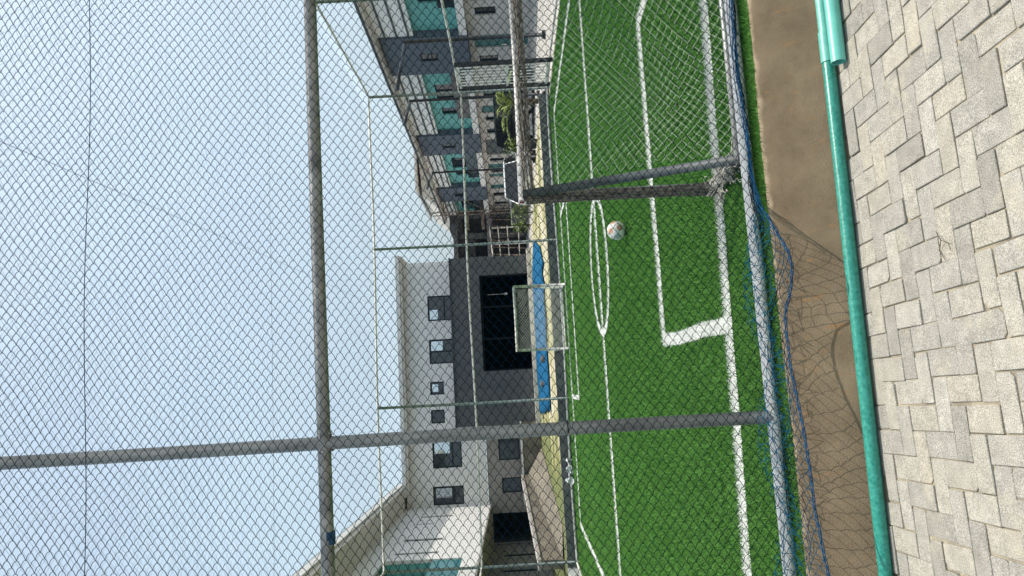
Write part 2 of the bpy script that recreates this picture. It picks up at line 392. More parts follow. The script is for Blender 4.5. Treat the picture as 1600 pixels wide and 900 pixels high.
def make_litter():
    c = at_z(1373, 815, PAV); g = MB(); V = []
    for h, k in ((0, 0.8), (0.008, 1.0), (0.016, 0.7)):
        for a in np.linspace(0, 6.28, 8)[:-1]: V.append(c + np.array([0.017 * k * math.cos(a) * (1 + 0.2 * math.sin(2 * a)), 0.012 * k * math.sin(a), h]))
    V.append(c + (0, 0, 0.019)); g.add(V, [(i + 7*j, (i + 1) % 7 + 7*j, (i + 1) % 7 + 7*(j+1), i + 7*(j+1)) for j in range(2) for i in range(7)] + [(14 + i, 14 + (i + 1) % 7, 21) for i in range(7)], 0, True)
    tag(g.build('pebble', mat('dark pebble', (0.06, 0.06, 0.062), 0.8), None, tuple(c)), 'small dark pebble on the paving, close beside the long green pipe', 'pebble')
    g = MB(); c = at_z(1468, 385, PAV)
    g.tube([at_z(1462, 362, PAV + 0.006), at_z(1470, 375, PAV + 0.016), at_z(1468, 392, PAV + 0.006), at_z(1478, 408, PAV + 0.008)], [0.0012, 0.002, 0.002, 0.001], 5)
    g.tube([at_z(1470, 375, PAV + 0.015), at_z(1482, 380, PAV + 0.012), at_z(1486, 392, PAV + 0.005)], [0.0015, 0.0014, 0.0008], 5)
    tag(g.build('twig', mat('dry twig', (0.09, 0.07, 0.05), 0.9), None, tuple(c)), 'thin dry twig lying on the grey block paving', 'twig')
make_litter()

# street, yard
st = bpy.data.materials.new('pale street paving'); st.use_nodes = True
def street_mat(m):
    b = m.node_tree.nodes['Principled BSDF']; b.inputs['Roughness'].default_value = 0.9
    tc = N(m, 'ShaderNodeTexCoord'); br = N(m, 'ShaderNodeTexBrick'); br.inputs['Scale'].default_value = 2.4
    br.inputs['Color1'].default_value = (0.47, 0.45, 0.41, 1); br.inputs['Color2'].default_value = (0.40, 0.385, 0.35, 1); br.inputs['Mortar'].default_value = (0.30, 0.28, 0.25, 1)
    br.inputs['Mortar Size'].default_value = 0.012
    L(m, tc.outputs['Object'], br.inputs['Vector'])
    n = N(m, 'ShaderNodeTexNoise'); n.inputs['Scale'].default_value = 1.2; n.inputs['Detail'].default_value = 7; L(m, tc.outputs['Object'], n.inputs['Vector'])
    k = N(m, 'ShaderNodeMapRange'); k.inputs['From Min'].default_value = 0.3; k.inputs['From Max'].default_value = 0.7; k.inputs['To Min'].default_value = 0.75; k.inputs['To Max'].default_value = 1.2
    L(m, n.outputs['Fac'], k.inputs['Value'])
    vm = N(m, 'ShaderNodeVectorMath', operation='SCALE'); L(m, br.outputs['Color'], vm.inputs[0]); L(m, k.outputs['Result'], vm.inputs['Scale'])
    L(m, vm.outputs[0], b.inputs['Base Color'])
street_mat(st)
structure(MB().sheet([(XR + 0.1, -4), (70, -4), (70, 130), (-40, 130), (-40, 62), (4, 60), (4, FARF + 0.3), (XR + 0.1, FARF + 0.3)], -0.012).build('street', st))
ym = bpy.data.materials.new('sandy yard'); ym.use_nodes = True
def yard_mat(m):
    b = m.node_tree.nodes['Principled BSDF']; b.inputs['Roughness'].default_value = 0.95
    tc = N(m, 'ShaderNodeTexCoord'); n = N(m, 'ShaderNodeTexNoise'); n.inputs['Scale'].default_value = 0.55; n.inputs['Detail'].default_value = 8; n.inputs['Roughness'].default_value = 0.7
    L(m, tc.outputs['Object'], n.inputs['Vector'])
    r = N(m, 'ShaderNodeValToRGB'); e = r.color_ramp.elements
    e[0].position = 0.38; e[0].color = (0.12, 0.14, 0.045, 1); e[1].position = 0.56; e[1].color = (0.46, 0.42, 0.32, 1)
    q = r.color_ramp.elements.new(0.47); q.color = (0.30, 0.28, 0.11, 1)
    sp = N(m, 'ShaderNodeSeparateXYZ'); L(m, tc.outputs['Object'], sp.inputs['Vector'])
    k = N(m, 'ShaderNodeMapRange'); k.inputs['From Min'].default_value = -1.2; k.inputs['From Max'].default_value = -3.0; k.inputs['To Min'].default_value = 0.0; k.inputs['To Max'].default_value = -0.2; L(m, sp.outputs['X'], k.inputs['Value'])
    ad = N(m, 'ShaderNodeMath', operation='ADD'); L(m, n.outputs['Fac'], ad.inputs[0]); L(m, k.outputs['Result'], ad.inputs[1])
    L(m, ad.outputs[0], r.inputs['Fac']); L(m, r.outputs['Color'], b.inputs['Base Color'])
yard_mat(ym)
g = MB()
g.add([(-60, FARF + 0.15, 0.26), (7.75, FARF + 0.15, 0.26), (7.6, 23, 0.24), (6.9, 30, 0.25), (6.6, 38, 0.25), (-60, 38, 0.26),
       (8.0, FARF + 0.1, -0.02), (8.0, 23, -0.02), (7.4, 30, -0.02), (7.0, 38, -0.02), (-60, FARF + 0.15, -0.1), (7.75, FARF + 0.13, -0.1)],
      [(0, 1, 2, 3, 4, 5), (1, 6, 7, 2), (2, 7, 8, 3), (3, 8, 9, 4), (10, 11, 1, 0)])
structure(g.build('yard', ym))
structure(MB().box((-60, -3, -0.2), (XL - 0.32, FARF + 0.14, 0.255)).build('side_ground', ym))

# ------------------------------------------------------------------ the netted cage round the pitch
def diamond(P, ncol, nrow):
    """P(i, j) arrays -> strands start / end of a diamond net; odd rows shifted by half a cell"""
    A, B = [], []
    J, I = np.meshgrid(np.arange(nrow), np.arange(ncol), indexing='ij')
    X = P(I + 0.5 * (J % 2), J)    # nrow, ncol, 3
    up = X[1:]; dn = X[:-1]; odd = (np.arange(nrow - 1) % 2 == 1)
    # even row j: node i links to (j+1, i) and (j+1, i-1); odd row j: node i links to (j+1, i) and (j+1, i+1)
    A.append(dn.reshape(-1, 3)); B.append(up.reshape(-1, 3))
    e = np.where(~odd)[0]; A.append(dn[e][:, 1:].reshape(-1, 3)); B.append(up[e][:, :-1].reshape(-1, 3))
    o = np.where(odd)[0]; A.append(dn[o][:, :-1].reshape(-1, 3)); B.append(up[o][:, 1:].reshape(-1, 3))
    return np.concatenate(A), np.concatenate(B)

TOP = 4.9
def lump(x, z): return 0.012 * np.sin(x * 2.3 + z * 1.7) + 0.008 * np.sin(x * 5.1 - z * 3.3)

near = thing('sports_fence', (-0.24, FENCE, 0), 'near grey pipe fence with dark netting, its loose blue hem hanging over the kerb', 'fence')
O = tuple(near.location)
for x in (-4.4, -0.24, 4.0):
    g = MB(); lean = 0.02 if x == -0.24 else 0
    zz = np.linspace(0.0, TOP, 30)
    g.tube(np.stack([np.full(30, x) + 0.004 * np.sin(zz * 1.3) - 0.004 * zz, np.full(30, FENCE), zz], 1), 0.033, 16)
    for z in (2.27,): # weld collar
        g.tube([(x - 0.045, FENCE, z - 0.004), (x + 0.045, FENCE, z + 0.004)], [0.0355, 0.0355], 16)
        for a in np.linspace(0, 6, 7):
            c = np.array([x - 0.042 if a % 2 else x + 0.042, FENCE, z]) + 0.034 * np.array([0, math.cos(a), math.sin(a)])
            g.tube([c - (0.006, 0, 0.004), c + (0.006, 0, 0.004)], [0.008, 0.006], 6)
    g.build('post', galv, near, O)
for z, m, y in ((0.036, pipe_white, FENCE), (2.285, galv, FENCE), (TOP, galv, FENCE)):
    xx = np.linspace(XL, XR, 60)
    g = MB(); g.tube(np.stack([xx, np.full(60, y) + 0.004 * np.sin(xx), np.full(60, z) + 0.006 * np.sin(xx * 0.7) + (0.015 * (xx - 0.6) / 1.5 if z > 2 and z < 3 else 0 * xx)], 1), 0.0335, 16)
    g.build('rail', m, near, O)
# blue paint mark and tape bands near the crossing
g = MB(); p0 = np.array(at_y(513, 840, FENCE)); g.tube([p0 + (-0.03, 0, 0), p0 + (0.03, 0, 0)], 0.0352, 16); g.build('paint_band', mat('blue paint', (0.01, 0.06, 0.15), 0.6, var=0.4, vscale=40), near, O)
g = MB(); p0 = np.array(at_y(887, 668, FENCE)); g.tube([p0 + (0, 0, -0.004), p0 + (0, 0, 0.004)], 0.0352, 16); g.build('tie', black_m, near, O)

HEM = [(-3.5, 3.17, 0.0), (-0.95, 3.19, 0.01), (-0.84, 3.20, 0.02), (-0.63, 3.26, 0.02), (-0.42, 3.27, 0.02), (-0.22, 3.29, 0.025), (-0.05, 3.33, 0.03),
       (0.06, 3.345, 0.03), (0.16, 3.35, 0.03), (0.26, 3.33, 0.03), (0.36, 3.26, 0.02), (0.45, 3.22, 0.02), (0.54, 3.25, 0.025), (0.62, 3.32, 0.03), (0.70, 3.40, 0.03), (0.80, 3.49, 0.04), (0.95, 3.545, 0.05), (1.5, 3.56, 0.06), (4, 3.57, 0.07)]
HEM = np.array(HEM)
def hem_at(x): return np.stack([x, np.interp(x, HEM[:, 0], HEM[:, 1]), np.interp(x, HEM[:, 0], HEM[:, 2])], -1)
def make_near_net():
    W, H2 = 0.0605, 0.0232; X0, X1 = -2.6, 4.6
    nc = int((X1 - X0) / W); nr = 196; nb = 16
    def P(I, J):
        x = X0 + I * W; z = 0.20 + (J - nb) * H2 * 1.0
        x = x + 0.010 * np.sin(z * 2.1 + x) + 0.020 * np.sin(x * 1.9 + z * 0.8) - 0.012 * z + 0.009 * np.sin(z * 5.3 + 2.2 * np.sin(x * 2.7)) + 0.006 * np.sin(x * 7.1 - z * 3.7)
        z = z + 0.012 * np.sin(x * 2.6 + z * 1.1) + 0.007 * np.sin(x * 6.3 + z * 4.1)
        y = FENCE - 0.052 + lump(x, z) * 0.6
        flat = np.stack([x, y, z], -1)
        n0 = 7; t = np.clip((nb - n0 - J) / (nb - n0), 0, 1)[..., None]      # rows below the pipe lie on the turf and over the kerb
        hm = hem_at(x); s0 = np.stack([x, np.full_like(x, FENCE - 0.056), np.full_like(x, 0.038)], -1)
        mid = np.stack([x, 0.4 * s0[..., 1] + 0.6 * hm[..., 1] + 0.02, np.full_like(x, 0.05) + 0.03 * np.sin(x * 9)], -1)
        apron = (1 - t) ** 2 * s0 + 2 * t * (1 - t) * mid + t ** 2 * hm
        apron = apron + (t * (1 - t)) * np.stack([0.06 * np.sin(x * 13 + J * 0.9), 0.05 * np.sin(x * 17 + J * 1.3), 0.04 * np.cos(x * 11 + J)], -1)
        return np.where(J[..., None] >= nb - n0, flat, apron)
    A, B = diamond(P, nc, nr)
    A = A + rng.normal(0, 0.0009, A.shape) * [1, 0.3, 1]; 
    b = np.zeros_like(A); b[:, 0] = 0.0095; b[:, 2] = 0.002
    low = (A[:, 2] < 0.036); up_ = ~low
    V, Fc = strands(A[up_], B[up_], 0.00175, b[up_], 3); o = np_mesh('net', V, Fc, twine, parent=near, origin=O)
    low &= np.maximum(A[:, 0], B[:, 0]) < 0.70
    V2, F2 = strands(A[low], B[low], 0.0017, b[low] * 0.6, 2); np_mesh('loose_hem', V2, F2, twine_blue, parent=near, origin=O)
    # knots
    # second, bunched layer of the surplus net lying on the turf edge beside the pipe
    def P2(I, J):
        x = -2.6 + I * 0.05; t = J / 6.0
        hm = hem_at(x); w = np.clip((0.95 - x) / 0.4, 0.12, 1)
        y = FENCE - 0.055 - t * (FENCE - 0.08 - np.maximum(hm[..., 1], 3.40)) * w - 0.01
        z = 0.03 + 0.09 * (1 - t) * np.abs(np.sin(x * 4.3)) + 0.035 * np.sin(x * 19 + J * 1.9) * t + 0.03
        return np.stack([x + 0.03 * np.sin(J * 2.2 + x * 21), y + 0.02 * np.sin(J * 3.1 + x * 27), z], -1)
    A, B = diamond(P2, 68, 7)
    V2, F2 = strands(A, B, 0.0016, None, 1); np_mesh('folded_hem', V2, F2, mat('teal twine', (0.004, 0.10, 0.12), 0.8, col2=(0.008, 0.07, 0.16), vscale=25, spec=0.1), parent=near, origin=O)
    # rope threaded through the hem, bunched along the pipe towards the goal
    g = MB()
    xs = np.linspace(-2.6, 4.0, 260); h = hem_at(xs)
    for k in range(3):
        q = h.copy(); q[:, 1] += 0.006 * np.sin(xs * 31 + k * 2.1) * np.where(xs > 0.7, 1.6, 0.5); q[:, 2] += 0.006 * np.cos(xs * 31 + k * 2.1) + 0.004
        g.tube(q, 0.0018 if k else 0.0026, 5)
    for k in range(4):
        xs2 = np.linspace(0.62 + 0.1 * rng.random(), 4.0, 120); h2 = hem_at(xs2); a = rng.random() * 6
        h2[:, 1] += 0.014 * np.sin(xs2 * (5 + k) + a); h2[:, 2] += 0.012 * np.cos(xs2 * (4 + k) + a) + 0.01
        g.tube(h2, 0.0016, 4)
    g.build('hem_rope', mat('blue rope', (0.008, 0.06, 0.14), 0.9, var=0.5, vscale=40, spec=0.1), near, O)
    g = MB()
    xs = np.linspace(-2.6, 4.6, 120); g.tube(np.stack([xs, np.full(120, FENCE - 0.055), 3.44 + 0.012 * xs + 0.01 * np.sin(xs * 3)], 1), 0.0020, 5)
    g.build('seam_cord', twine, near, O)
make_near_net()

def net_panel(a, b, z0, z1, cell, r, m, parent, origin, off=(0, 0), sag=0.03):
    a = np.array(a, float); b = np.array(b, float); Ld = np.linalg.norm(b - a); e = (b - a) / Ld; nrm = np.array([-e[1], e[0]])
    nc = int(Ld / cell); h = cell * 0.4; nr = int((z1 - z0) / h) + 1
    def P(I, J):
        s = np.clip(I * Ld / nc, 0, Ld); z = z0 + J * (z1 - z0) / (nr - 1)
        d = sag * np.sin(s * 1.3 + z * 0.9)
        return np.stack([a[0] + e[0] * s + nrm[0] * d + off[0], a[1] + e[1] * s + nrm[1] * d + off[1], z], -1)
    A, B = diamond(P, nc, nr); V, Fc = strands(A, B, r)
    return np_mesh('net', V, Fc, m, parent=parent, origin=origin)

def cage_side(label, p0, p1, posts, name='sports_fence'):
    p0 = np.array(p0, float); p1 = np.array(p1, float); e = (p1 - p0) / np.linalg.norm(p1 - p0)
    t = thing(name, (p0[0], p0[1], 0), label, 'fence'); o = tuple(t.location)
    for s in posts:
        p = p0 + e * s
        g = MB(); g.tube([(p[0], p[1], -0.02), (p[0] - 0.01, p[1], 2.4), (p[0] + 0.0, p[1], TOP)], 0.036, 12); g.build('post', galv_far, t, o)
    for z, r, m in ((0.05, 0.03, rail_pale), (2.42, 0.027, rail_pale), (TOP, 0.027, rail_pale)):
        n = 24; tt = np.linspace(0, 1, n)[:, None]; q = p0[None] * (1 - tt) + p1[None] * tt
        g = MB(); g.tube(np.c_[q, z + 0.02 * np.sin(np.linspace(0, 9, n) + z)], r, 10); g.build('rail', m, t, o)
    net_panel(p0, p1, 0.08, TOP, 0.10, 0.0017, twine_far, t, o, off=(0, 0))
    return t
far = cage_side('wide netted pipe fence across the far end of the pitch, behind the small goal', (XL, FARF), (7.9, FARF), (0.0, 4.05, 8.2, 12.42))
right = cage_side('netted pipe fence along the street side of the pitch, facing the terrace', (7.86, FARF - 0.1), (XR, 3.7), (5.1, 10.0))
left_f = cage_side('netted pipe fence beside the pale boundary wall and the white wing', (XL, FARF - 0.1), (XL, 3.7), (5.0, 10.0))

roofnet = thing('overhead_net', (CX, 11, TOP), 'thin dark netting stretched flat over the whole pitch against the sky', 'net')
def make_roof():
    X0, X1, Y0, Y1 = XL, XR, FENCE, FARF; c = 0.12; nc = int((X1 - X0) / c); nr = int((Y1 - Y0) / 0.06)
    def P(I, J):
        x = X0 + I * c; y = Y0 + J * (Y1 - Y0) / (nr - 1)
        s = np.sin(np.pi * (x - X0) / (X1 - X0)) * np.sin(np.pi * (y - Y0) / (Y1 - Y0))
        return np.stack([x + 0.02 * np.sin(y * 2), y, TOP - 0.10 * s + 0.02 * np.sin(x * 2 + y)], -1)
    A, B = diamond(P, nc, nr); V, Fc = strands(A, B, 0.00085)
    o = tuple(roofnet.location); np_mesh('mesh_panel', V, Fc, twine_far, parent=roofnet, origin=o)
    for pts in ([at_z(0, 222, TOP), at_z(500, 440, TOP)], [(XL, 10.5, TOP), (XR, 10.4, TOP)]):
        a, b = np.array(pts[0]), np.array(pts[1]); d = b - a
        a2 = a - d * 0.12; b2 = b + d * 0.5 if abs(d[1]) > 1 else b
        b2[1] = min(b2[1], FARF); t = np.linspace(0, 1, 30)[:, None]
        q = a2 * (1 - t) + b2 * t; q[:, 2] -= 0.06 * np.sin(np.pi * t[:, 0])
        g = MB(); g.tube(q, 0.0024 if abs(d[1]) > 1 else 0.002, 5); g.build('support_wire', black_m, roofnet, o)
make_roof()

# ------------------------------------------------------------------ goals
def goal(name, label, x0, x1, yf, yb, h, r, fm, sm, nm, net_r, cell, dense, gather):
    t = thing(name, ((x0 + x1) / 2, yf, 0), label, 'football goal'); o = tuple(t.location); dy = yb - yf
    for x in (x0, x1):
        g = MB(); g.tube([(x, yf, 0), (x + 0.01, yf, h)], r, 14); g.build('post', fm, t, o)
        g = MB(); g.tube([(x + 0.015, yf + 0.02 * np.sign(dy), h - 0.01), (x + 0.03, yb, r)], r, 14); g.build('back_stay', sm, t, o)
        g = MB(); g.tube([(x, yf + 0.03 * np.sign(dy), r), (x + 0.02, yb, r)], r * 0.8, 12); g.build('side_bar', fm, t, o)
    g = MB(); g.tube([(x0 - 0.02, yf, h), ((x0 + x1) / 2, yf, h - 0.006), (x1 + 0.02, yf, h)], r * (0.78 if gather else 1), 16); g.build('crossbar', mat('chipped zinc bar', (0.22, 0.22, 0.21), 0.5, 0.2, col2=(0.50, 0.49, 0.47), vscale=12) if gather else fm, t, o)
    g = MB(); g.tube([(x0 + 0.02, yb, r), (x1 + 0.02, yb, r)], r * 0.8, 12); g.build('ground_bar', fm, t, o)
    nc = int((x1 - x0) / cell * 1.15); nr = int(math.hypot(h, dy) * 1.25 / (cell * 0.42))
    def P(I, J):
        u = np.clip(I / nc, 0, 1.0); v = J / (nr - 1)
        x = x0 + (x1 - x0) * u; sg = np.sin(np.pi * v)
        y = yf + dy * (v ** 0.9) - np.sign(dy) * 0.26 * sg * (0.4 + 0.6 * np.sin(np.pi * u)) * (1 if gather else 0.4)
        z = h - 0.03 - (h - 0.05) * v - (0.30 if gather else 0.18) * sg * np.sin(np.pi * np.clip(u * 1.15, 0, 1)) * (1 - v)
        x = x + ((0.06 * v * (1 - u) - 0.22 * v * v * u + 0.07 * np.sin(2.3 * v + 2.0 * u * 3) * sg) if gather else 0)
        return np.stack([x, y, z], -1)
    A, B = diamond(P, nc, nr); b = np.zeros_like(A); b[:, 2] = -0.006 * (1 if gather else 0.5)
    V, Fc = strands(A, B, net_r, b, 2); np_mesh('net', V, Fc, nm, parent=t, origin=o)
    for x in (x0, x1):
        def P3(I, J):
            u = I / 8.0; v = J / 24.0
            y = yf + dy * u * np.clip(v * 1.02, 0.02, 1); z = h - 0.04 - (h - 0.07) * v
            return np.stack([np.full_like(y * 1.0, x) + 0.02 * np.sin(v * 7), y, z], -1)
        if not gather:
            A, B = diamond(P3, 9, 25); V, Fc = strands(A, B, net_r); np_mesh('side_net', V, Fc, nm, parent=t, origin=o)
    if gather:
        # the surplus side net is wound round the post, along the bar and round the foot
        g = MB()
        for k in range(46):
            zz = np.linspace(h - 0.02, 0.03, 34); a = rng.random() * 6.28; w = rng.normal(0, 3.5); rad = r + 0.001 + 0.006 * rng.random()
            an = a + w * (zz / h) + 0.5 * np.sin(zz * 9 + k)
            rad = rad + 0.004 * np.sin(zz * 5 + k) ** 2 + 0.018 * np.exp(-zz * 9)
            g.tube(np.stack([x0 - 0.012 + rad * np.cos(an) * 0.85, yf + rad * np.sin(an) - 0.01, zz], 1), 0.0035, 4)
        g.build('gathered_net', twine_dirty, t, o)
        g = MB()
        for k in range(60):
            c = np.array([x0 - 0.01 + rng.normal(0, 0.03), yf + dy * rng.random() * 0.95, 0.05])
            n = 10; q = c + np.cumsum(rng.normal(0, 0.018, (n, 3)), 0); q[:, 2] = np.abs(q[:, 2] - 0.01) * 0.9 + 0.012
            g.tube(q, 0.0022, 4)
        for k in range(26):
            yy = np.linspace(yf, yb, 14); an = rng.random() * 6 + yy * 14; rad = 0.035 + 0.012 * rng.random()
            g.tube(np.stack([x0 + rad * np.cos(an), yy, 0.04 + rad * np.sin(an)], 1), 0.0025, 4)
        g.build('tangled_net', mat('pale tangled twine', (0.62, 0.60, 0.54), 0.85, col2=(0.30, 0.28, 0.24), vscale=40), t, o)
        g = MB()
        for k in range(24):
            xx = np.linspace(x0, x1, 60); an = rng.random() * 6.28 + rng.normal(0, 4) * xx; rad = r + 0.002 + 0.010 * rng.random()
            g.tube(np.stack([xx, yf + 0.02 * np.sign(dy) + rad * np.cos(an) * 0.7, h - 0.022 + rad * np.sin(an) * 0.8 - 0.012], 1), 0.0025, 4)
        g.build('gathered_edge', twine_dirty, t, o)
    return t
goal('football_goal', 'large foreground goal of grey pipe with white net and tangled netting round its post', 1.11, 2.68, 4.25, 3.80, 1.205, 0.027, galv, goal_grey, twine_white, 0.00058, 0.088, False, True)
goal('football_goal', 'small distant goal of pale pipe at the far end, before the charcoal hall', 0.74, 2.28, FARY, FARY + 0.75, 1.26, 0.032,
     mat('pale worn goal pipe', (0.62, 0.62, 0.58), 0.5, 0.1, col2=(0.26, 0.25, 0.22), vscale=6), mat('weathered goal pipe', (0.34, 0.34, 0.32), 0.6, 0.1, col2=(0.18, 0.17, 0.15), vscale=6), twine_white, 0.0022, 0.085, False, False)

# ------------------------------------------------------------------ ball
def make_ball():
    r = 0.104; c = at_z(964, 359.5, 0.0); y = at_z(977, 360, 0.02)[1]; c = np.array([at_y(964, 360, y)[0], y, r + 0.012])
    bw = mat('white ball panel', (0.62, 0.62, 0.59), 0.5, var=0.1, vscale=8); bo = mat('orange ball panel', (0.42, 0.24, 0.15), 0.55); bg = mat('grey green ball panel', (0.30, 0.36, 0.34), 0.5)
    import bmesh
    bm = bmesh.new(); bmesh.ops.create_icosphere(bm, subdivisions=5, radius=r)
    ph = (1 + 5 ** 0.5) / 2
    ico = np.array([(0, a, b * ph) for a in (-1, 1) for b in (-1, 1)] + [(a, b * ph, 0) for a in (-1, 1) for b in (-1, 1)] + [(b * ph, 0, a) for a in (-1, 1) for b in (-1, 1)], float)
    ico /= np.linalg.norm(ico[0])
    fc = []
    for i in range(12):
        for j in range(i):
            for k in range(j):
                if abs(ico[i] @ ico[j] - 0.447) < 0.01 and abs(ico[i] @ ico[k] - 0.447) < 0.01 and abs(ico[j] @ ico[k] - 0.447) < 0.01:
                    q = ico[i] + ico[j] + ico[k]; fc.append(q / np.linalg.norm(q))
    fc = np.array(fc)
    for v in bm.verts:
        d = np.array(v.co) / r; a = np.sort(np.concatenate([ico @ d * 1.0, fc @ d * 0.985]))[::-1]
        gapd = a[0] - a[1]
        if gapd < 0.018: v.co *= 1 - 0.014 * (1 - gapd / 0.018)
    for f in bm.faces:
        d = np.array(f.calc_center_median()); d /= np.linalg.norm(d); f.smooth = True
        pe = (ico @ d).max(); k = int((ico @ d).argmax())
        f.material_index = (1 if k % 3 != 2 else 2) if pe > 0.945 else 0
    me = bpy.data.meshes.new('football'); bm.to_mesh(me); bm.free()
    for m in (bw, bo, bg): me.materials.append(m)
    o = bpy.data.objects.new('football', me); COL.objects.link(o); o.location = c; o.rotation_euler = (0.6, 0.45, 0.9)
    tag(o, 'white football with orange patches lying on the turf inside the near half', 'ball')
make_ball()

# ------------------------------------------------------------------ drain pipes at the foot of the kerb
def hollow(g, a, b, r, mi=0, n=20, wall=0.003):
    a, b = np.array(a, float), np.array(b, float); t = np.linspace(0, 1, 40)[:, None]; q = a * (1 - t) + b * t
    g.tube(q, r, n, mi, caps=False); g.tube(q[::-1], r - wall, n, mi, caps=False)
    # end rings
    d = (b - a) / np.linalg.norm(b - a); u = np.cross(d, (0, 0, 1)); u /= np.linalg.norm(u); w = np.cross(d, u)
    for c in (a, b):
        ring = [c + rr * (u * math.cos(x) + w * math.sin(x)) for rr in (r, r - wall) for x in np.linspace(0, 2 * math.pi, n, endpoint=False)]
        g.add(ring, [(j, (j + 1) % n, n + (j + 1) % n, n + j) for j in range(n)], mi)
PR = 0.030
def px(x): return 3.238 + (0.021) * (-(x) / 1.5) if x < 1.5 else 3.217
pt = thing('drain_pipe', (0.3, 3.235, PAV), 'long glossy green plastic pipe with a socket joint, along the foot of the kerb', 'pipe')
o = tuple(pt.location)
j0 = 1.44; zc = PAV + PR + 0.003
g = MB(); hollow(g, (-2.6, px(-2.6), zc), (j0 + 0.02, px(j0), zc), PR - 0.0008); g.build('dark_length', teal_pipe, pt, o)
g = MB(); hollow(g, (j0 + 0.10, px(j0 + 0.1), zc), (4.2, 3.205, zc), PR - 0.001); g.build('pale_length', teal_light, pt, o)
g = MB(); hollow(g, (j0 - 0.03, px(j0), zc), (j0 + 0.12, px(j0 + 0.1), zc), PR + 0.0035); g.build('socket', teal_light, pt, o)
g = MB(); e0 = at_z(1301, 106, zc + 0.004)
hollow(g, (1.365, 3.118, zc + 0.003), (4.2, 3.100, zc + 0.003), PR + 0.003, wall=0.004)
tag(g.build('drain_pipe', mat('pale teal pipe', (0.13, 0.46, 0.38), 0.35, var=0.15, vscale=8), None, (1.37, 3.15, PAV)), 'short pale green pipe with an open cut end, lying against the long pipe', 'pipe')

# ------------------------------------------------------------------ low walls round the pitch
g = MB()
xs = np.linspace(XL - 0.25, 7.78, 12)
for i in range(11):
    g.box((xs[i] + (0.004 if i else 0), FARF + 0.09 + 0.004 * (i % 2), -0.2), (xs[i + 1], FARF + 0.25, 0.285 + 0.006 * ((i * 7) % 3)))
tag(g.build('retaining_wall', conc_dark, None, (1.6, FARF + 0.17, 0)), 'low dark concrete retaining wall behind the far fence, holding up the sandy yard', 'wall')
g = MB(); g.box((XL - 0.31, 3.5, -0.2), (XL - 0.16, FARF + 0.08, 0.29))
tag(g.build('retaining_wall', light_grey, None, (XL - 0.24, 11, 0)), 'low pale concrete edge wall along the side of the pitch below the white wing', 'wall')
g = MB(); g.box((-5.35, 5, 0.2), (-5.15, FARF - 0.2, 2.35)); g.box((-5.38, 5, 2.35), (-5.12, FARF - 0.15, 2.41))
tag(g.build('boundary_wall', mat('pale blue grey render', (0.52, 0.56, 0.58), 0.85, var=0.06, vscale=1), None, (-5.25, 12, 0.2)), 'pale grey boundary wall close beside the side fence, at the edge of the photo', 'wall')
# ramp wall and ramp by the taupe ground floor
a, b = at_y(818, 742, 36.0), at_y(846, 876, 20.5)
g = MB(); g.add([(a[0], a[1], 0.2), (b[0], b[1], 0.2), (b[0], b[1], b[2]), (a[0], a[1], a[2]), (a[0] - 0.25, a[1], 0.2), (b[0] - 0.25, b[1], 0.2), (b[0] - 0.25, b[1], b[2]), (a[0] - 0.25, a[1], a[2])],
      [(0, 1, 2, 3), (7, 6, 5, 4), (3, 2, 6, 7), (1, 5, 6, 2), (0, 3, 7, 4)])
t = thing('ramp_wall', (a[0], a[1], 0.26), 'long weathered ramp wall with a pale coping, leading up to the taupe ground floor', 'wall'); o = tuple(t.location)
g.build('masonry', conc_brown, t, o)
g = MB(); g.add([(a[0] + .03, a[1], a[2] + .004), (b[0] + .03, b[1], b[2] + .004), (b[0] + .03, b[1], b[2] + .09), (a[0] + .03, a[1], a[2] + .12), (a[0] - .28, a[1], a[2] + .004), (b[0] - .28, b[1], b[2] + .004), (b[0] - .28, b[1], b[2] + .09), (a[0] - .28, a[1], a[2] + .12)],
      [(0, 1, 2, 3), (7, 6, 5, 4), (3, 2, 6, 7), (1, 5, 6, 2), (0, 3, 7, 4), (0, 4, 5, 1)])
g.build('coping', mat('weathered pale concrete', (0.46, 0.44, 0.41), 0.9, col2=(0.28, 0.26, 0.24), vscale=2.5), t, o)
g = MB(); g.add([(a[0] + .02, 36, 1.0), (b[0] + 0.02, 20.5, 0.32), (b[0] + 0.9, 20.5, 0.27), (a[0] + 1.3, 36, 0.28)], [(0, 1, 2, 3)])
structure(g.build('ramp', conc_brown))

# plastic film on the far fence pipe
def make_bag():
    c = np.array([-2.3, FARF - 0.08, 0.10]); g = MB(); n = 14
    V = []; 
    for i in range(n):
        for j in range(6):
            V.append(c + np.array([(i / (n - 1) - 0.5) * 0.62 + rng.normal(0, 0.02), rng.normal(0, 0.05) - 0.03, (j / 5 - 0.5) * 0.22 * (0.6 + 0.5 * math.sin(i * 1.1)) + rng.normal(0, 0.02)]))
    g.add(V, [(i*6+j, (i+1)*6+j, (i+1)*6+j+1, i*6+j+1) for i in range(n-1) for j in range(5)])
    q = g.build('plastic_film', bag_m, None, tuple(c)); 
    md = q.modifiers.new('thick', 'SOLIDIFY'); md.thickness = 0.004
    tag(q, 'crumpled clear plastic film caught on the bottom pipe of the far fence', 'plastic film')
make_bag()

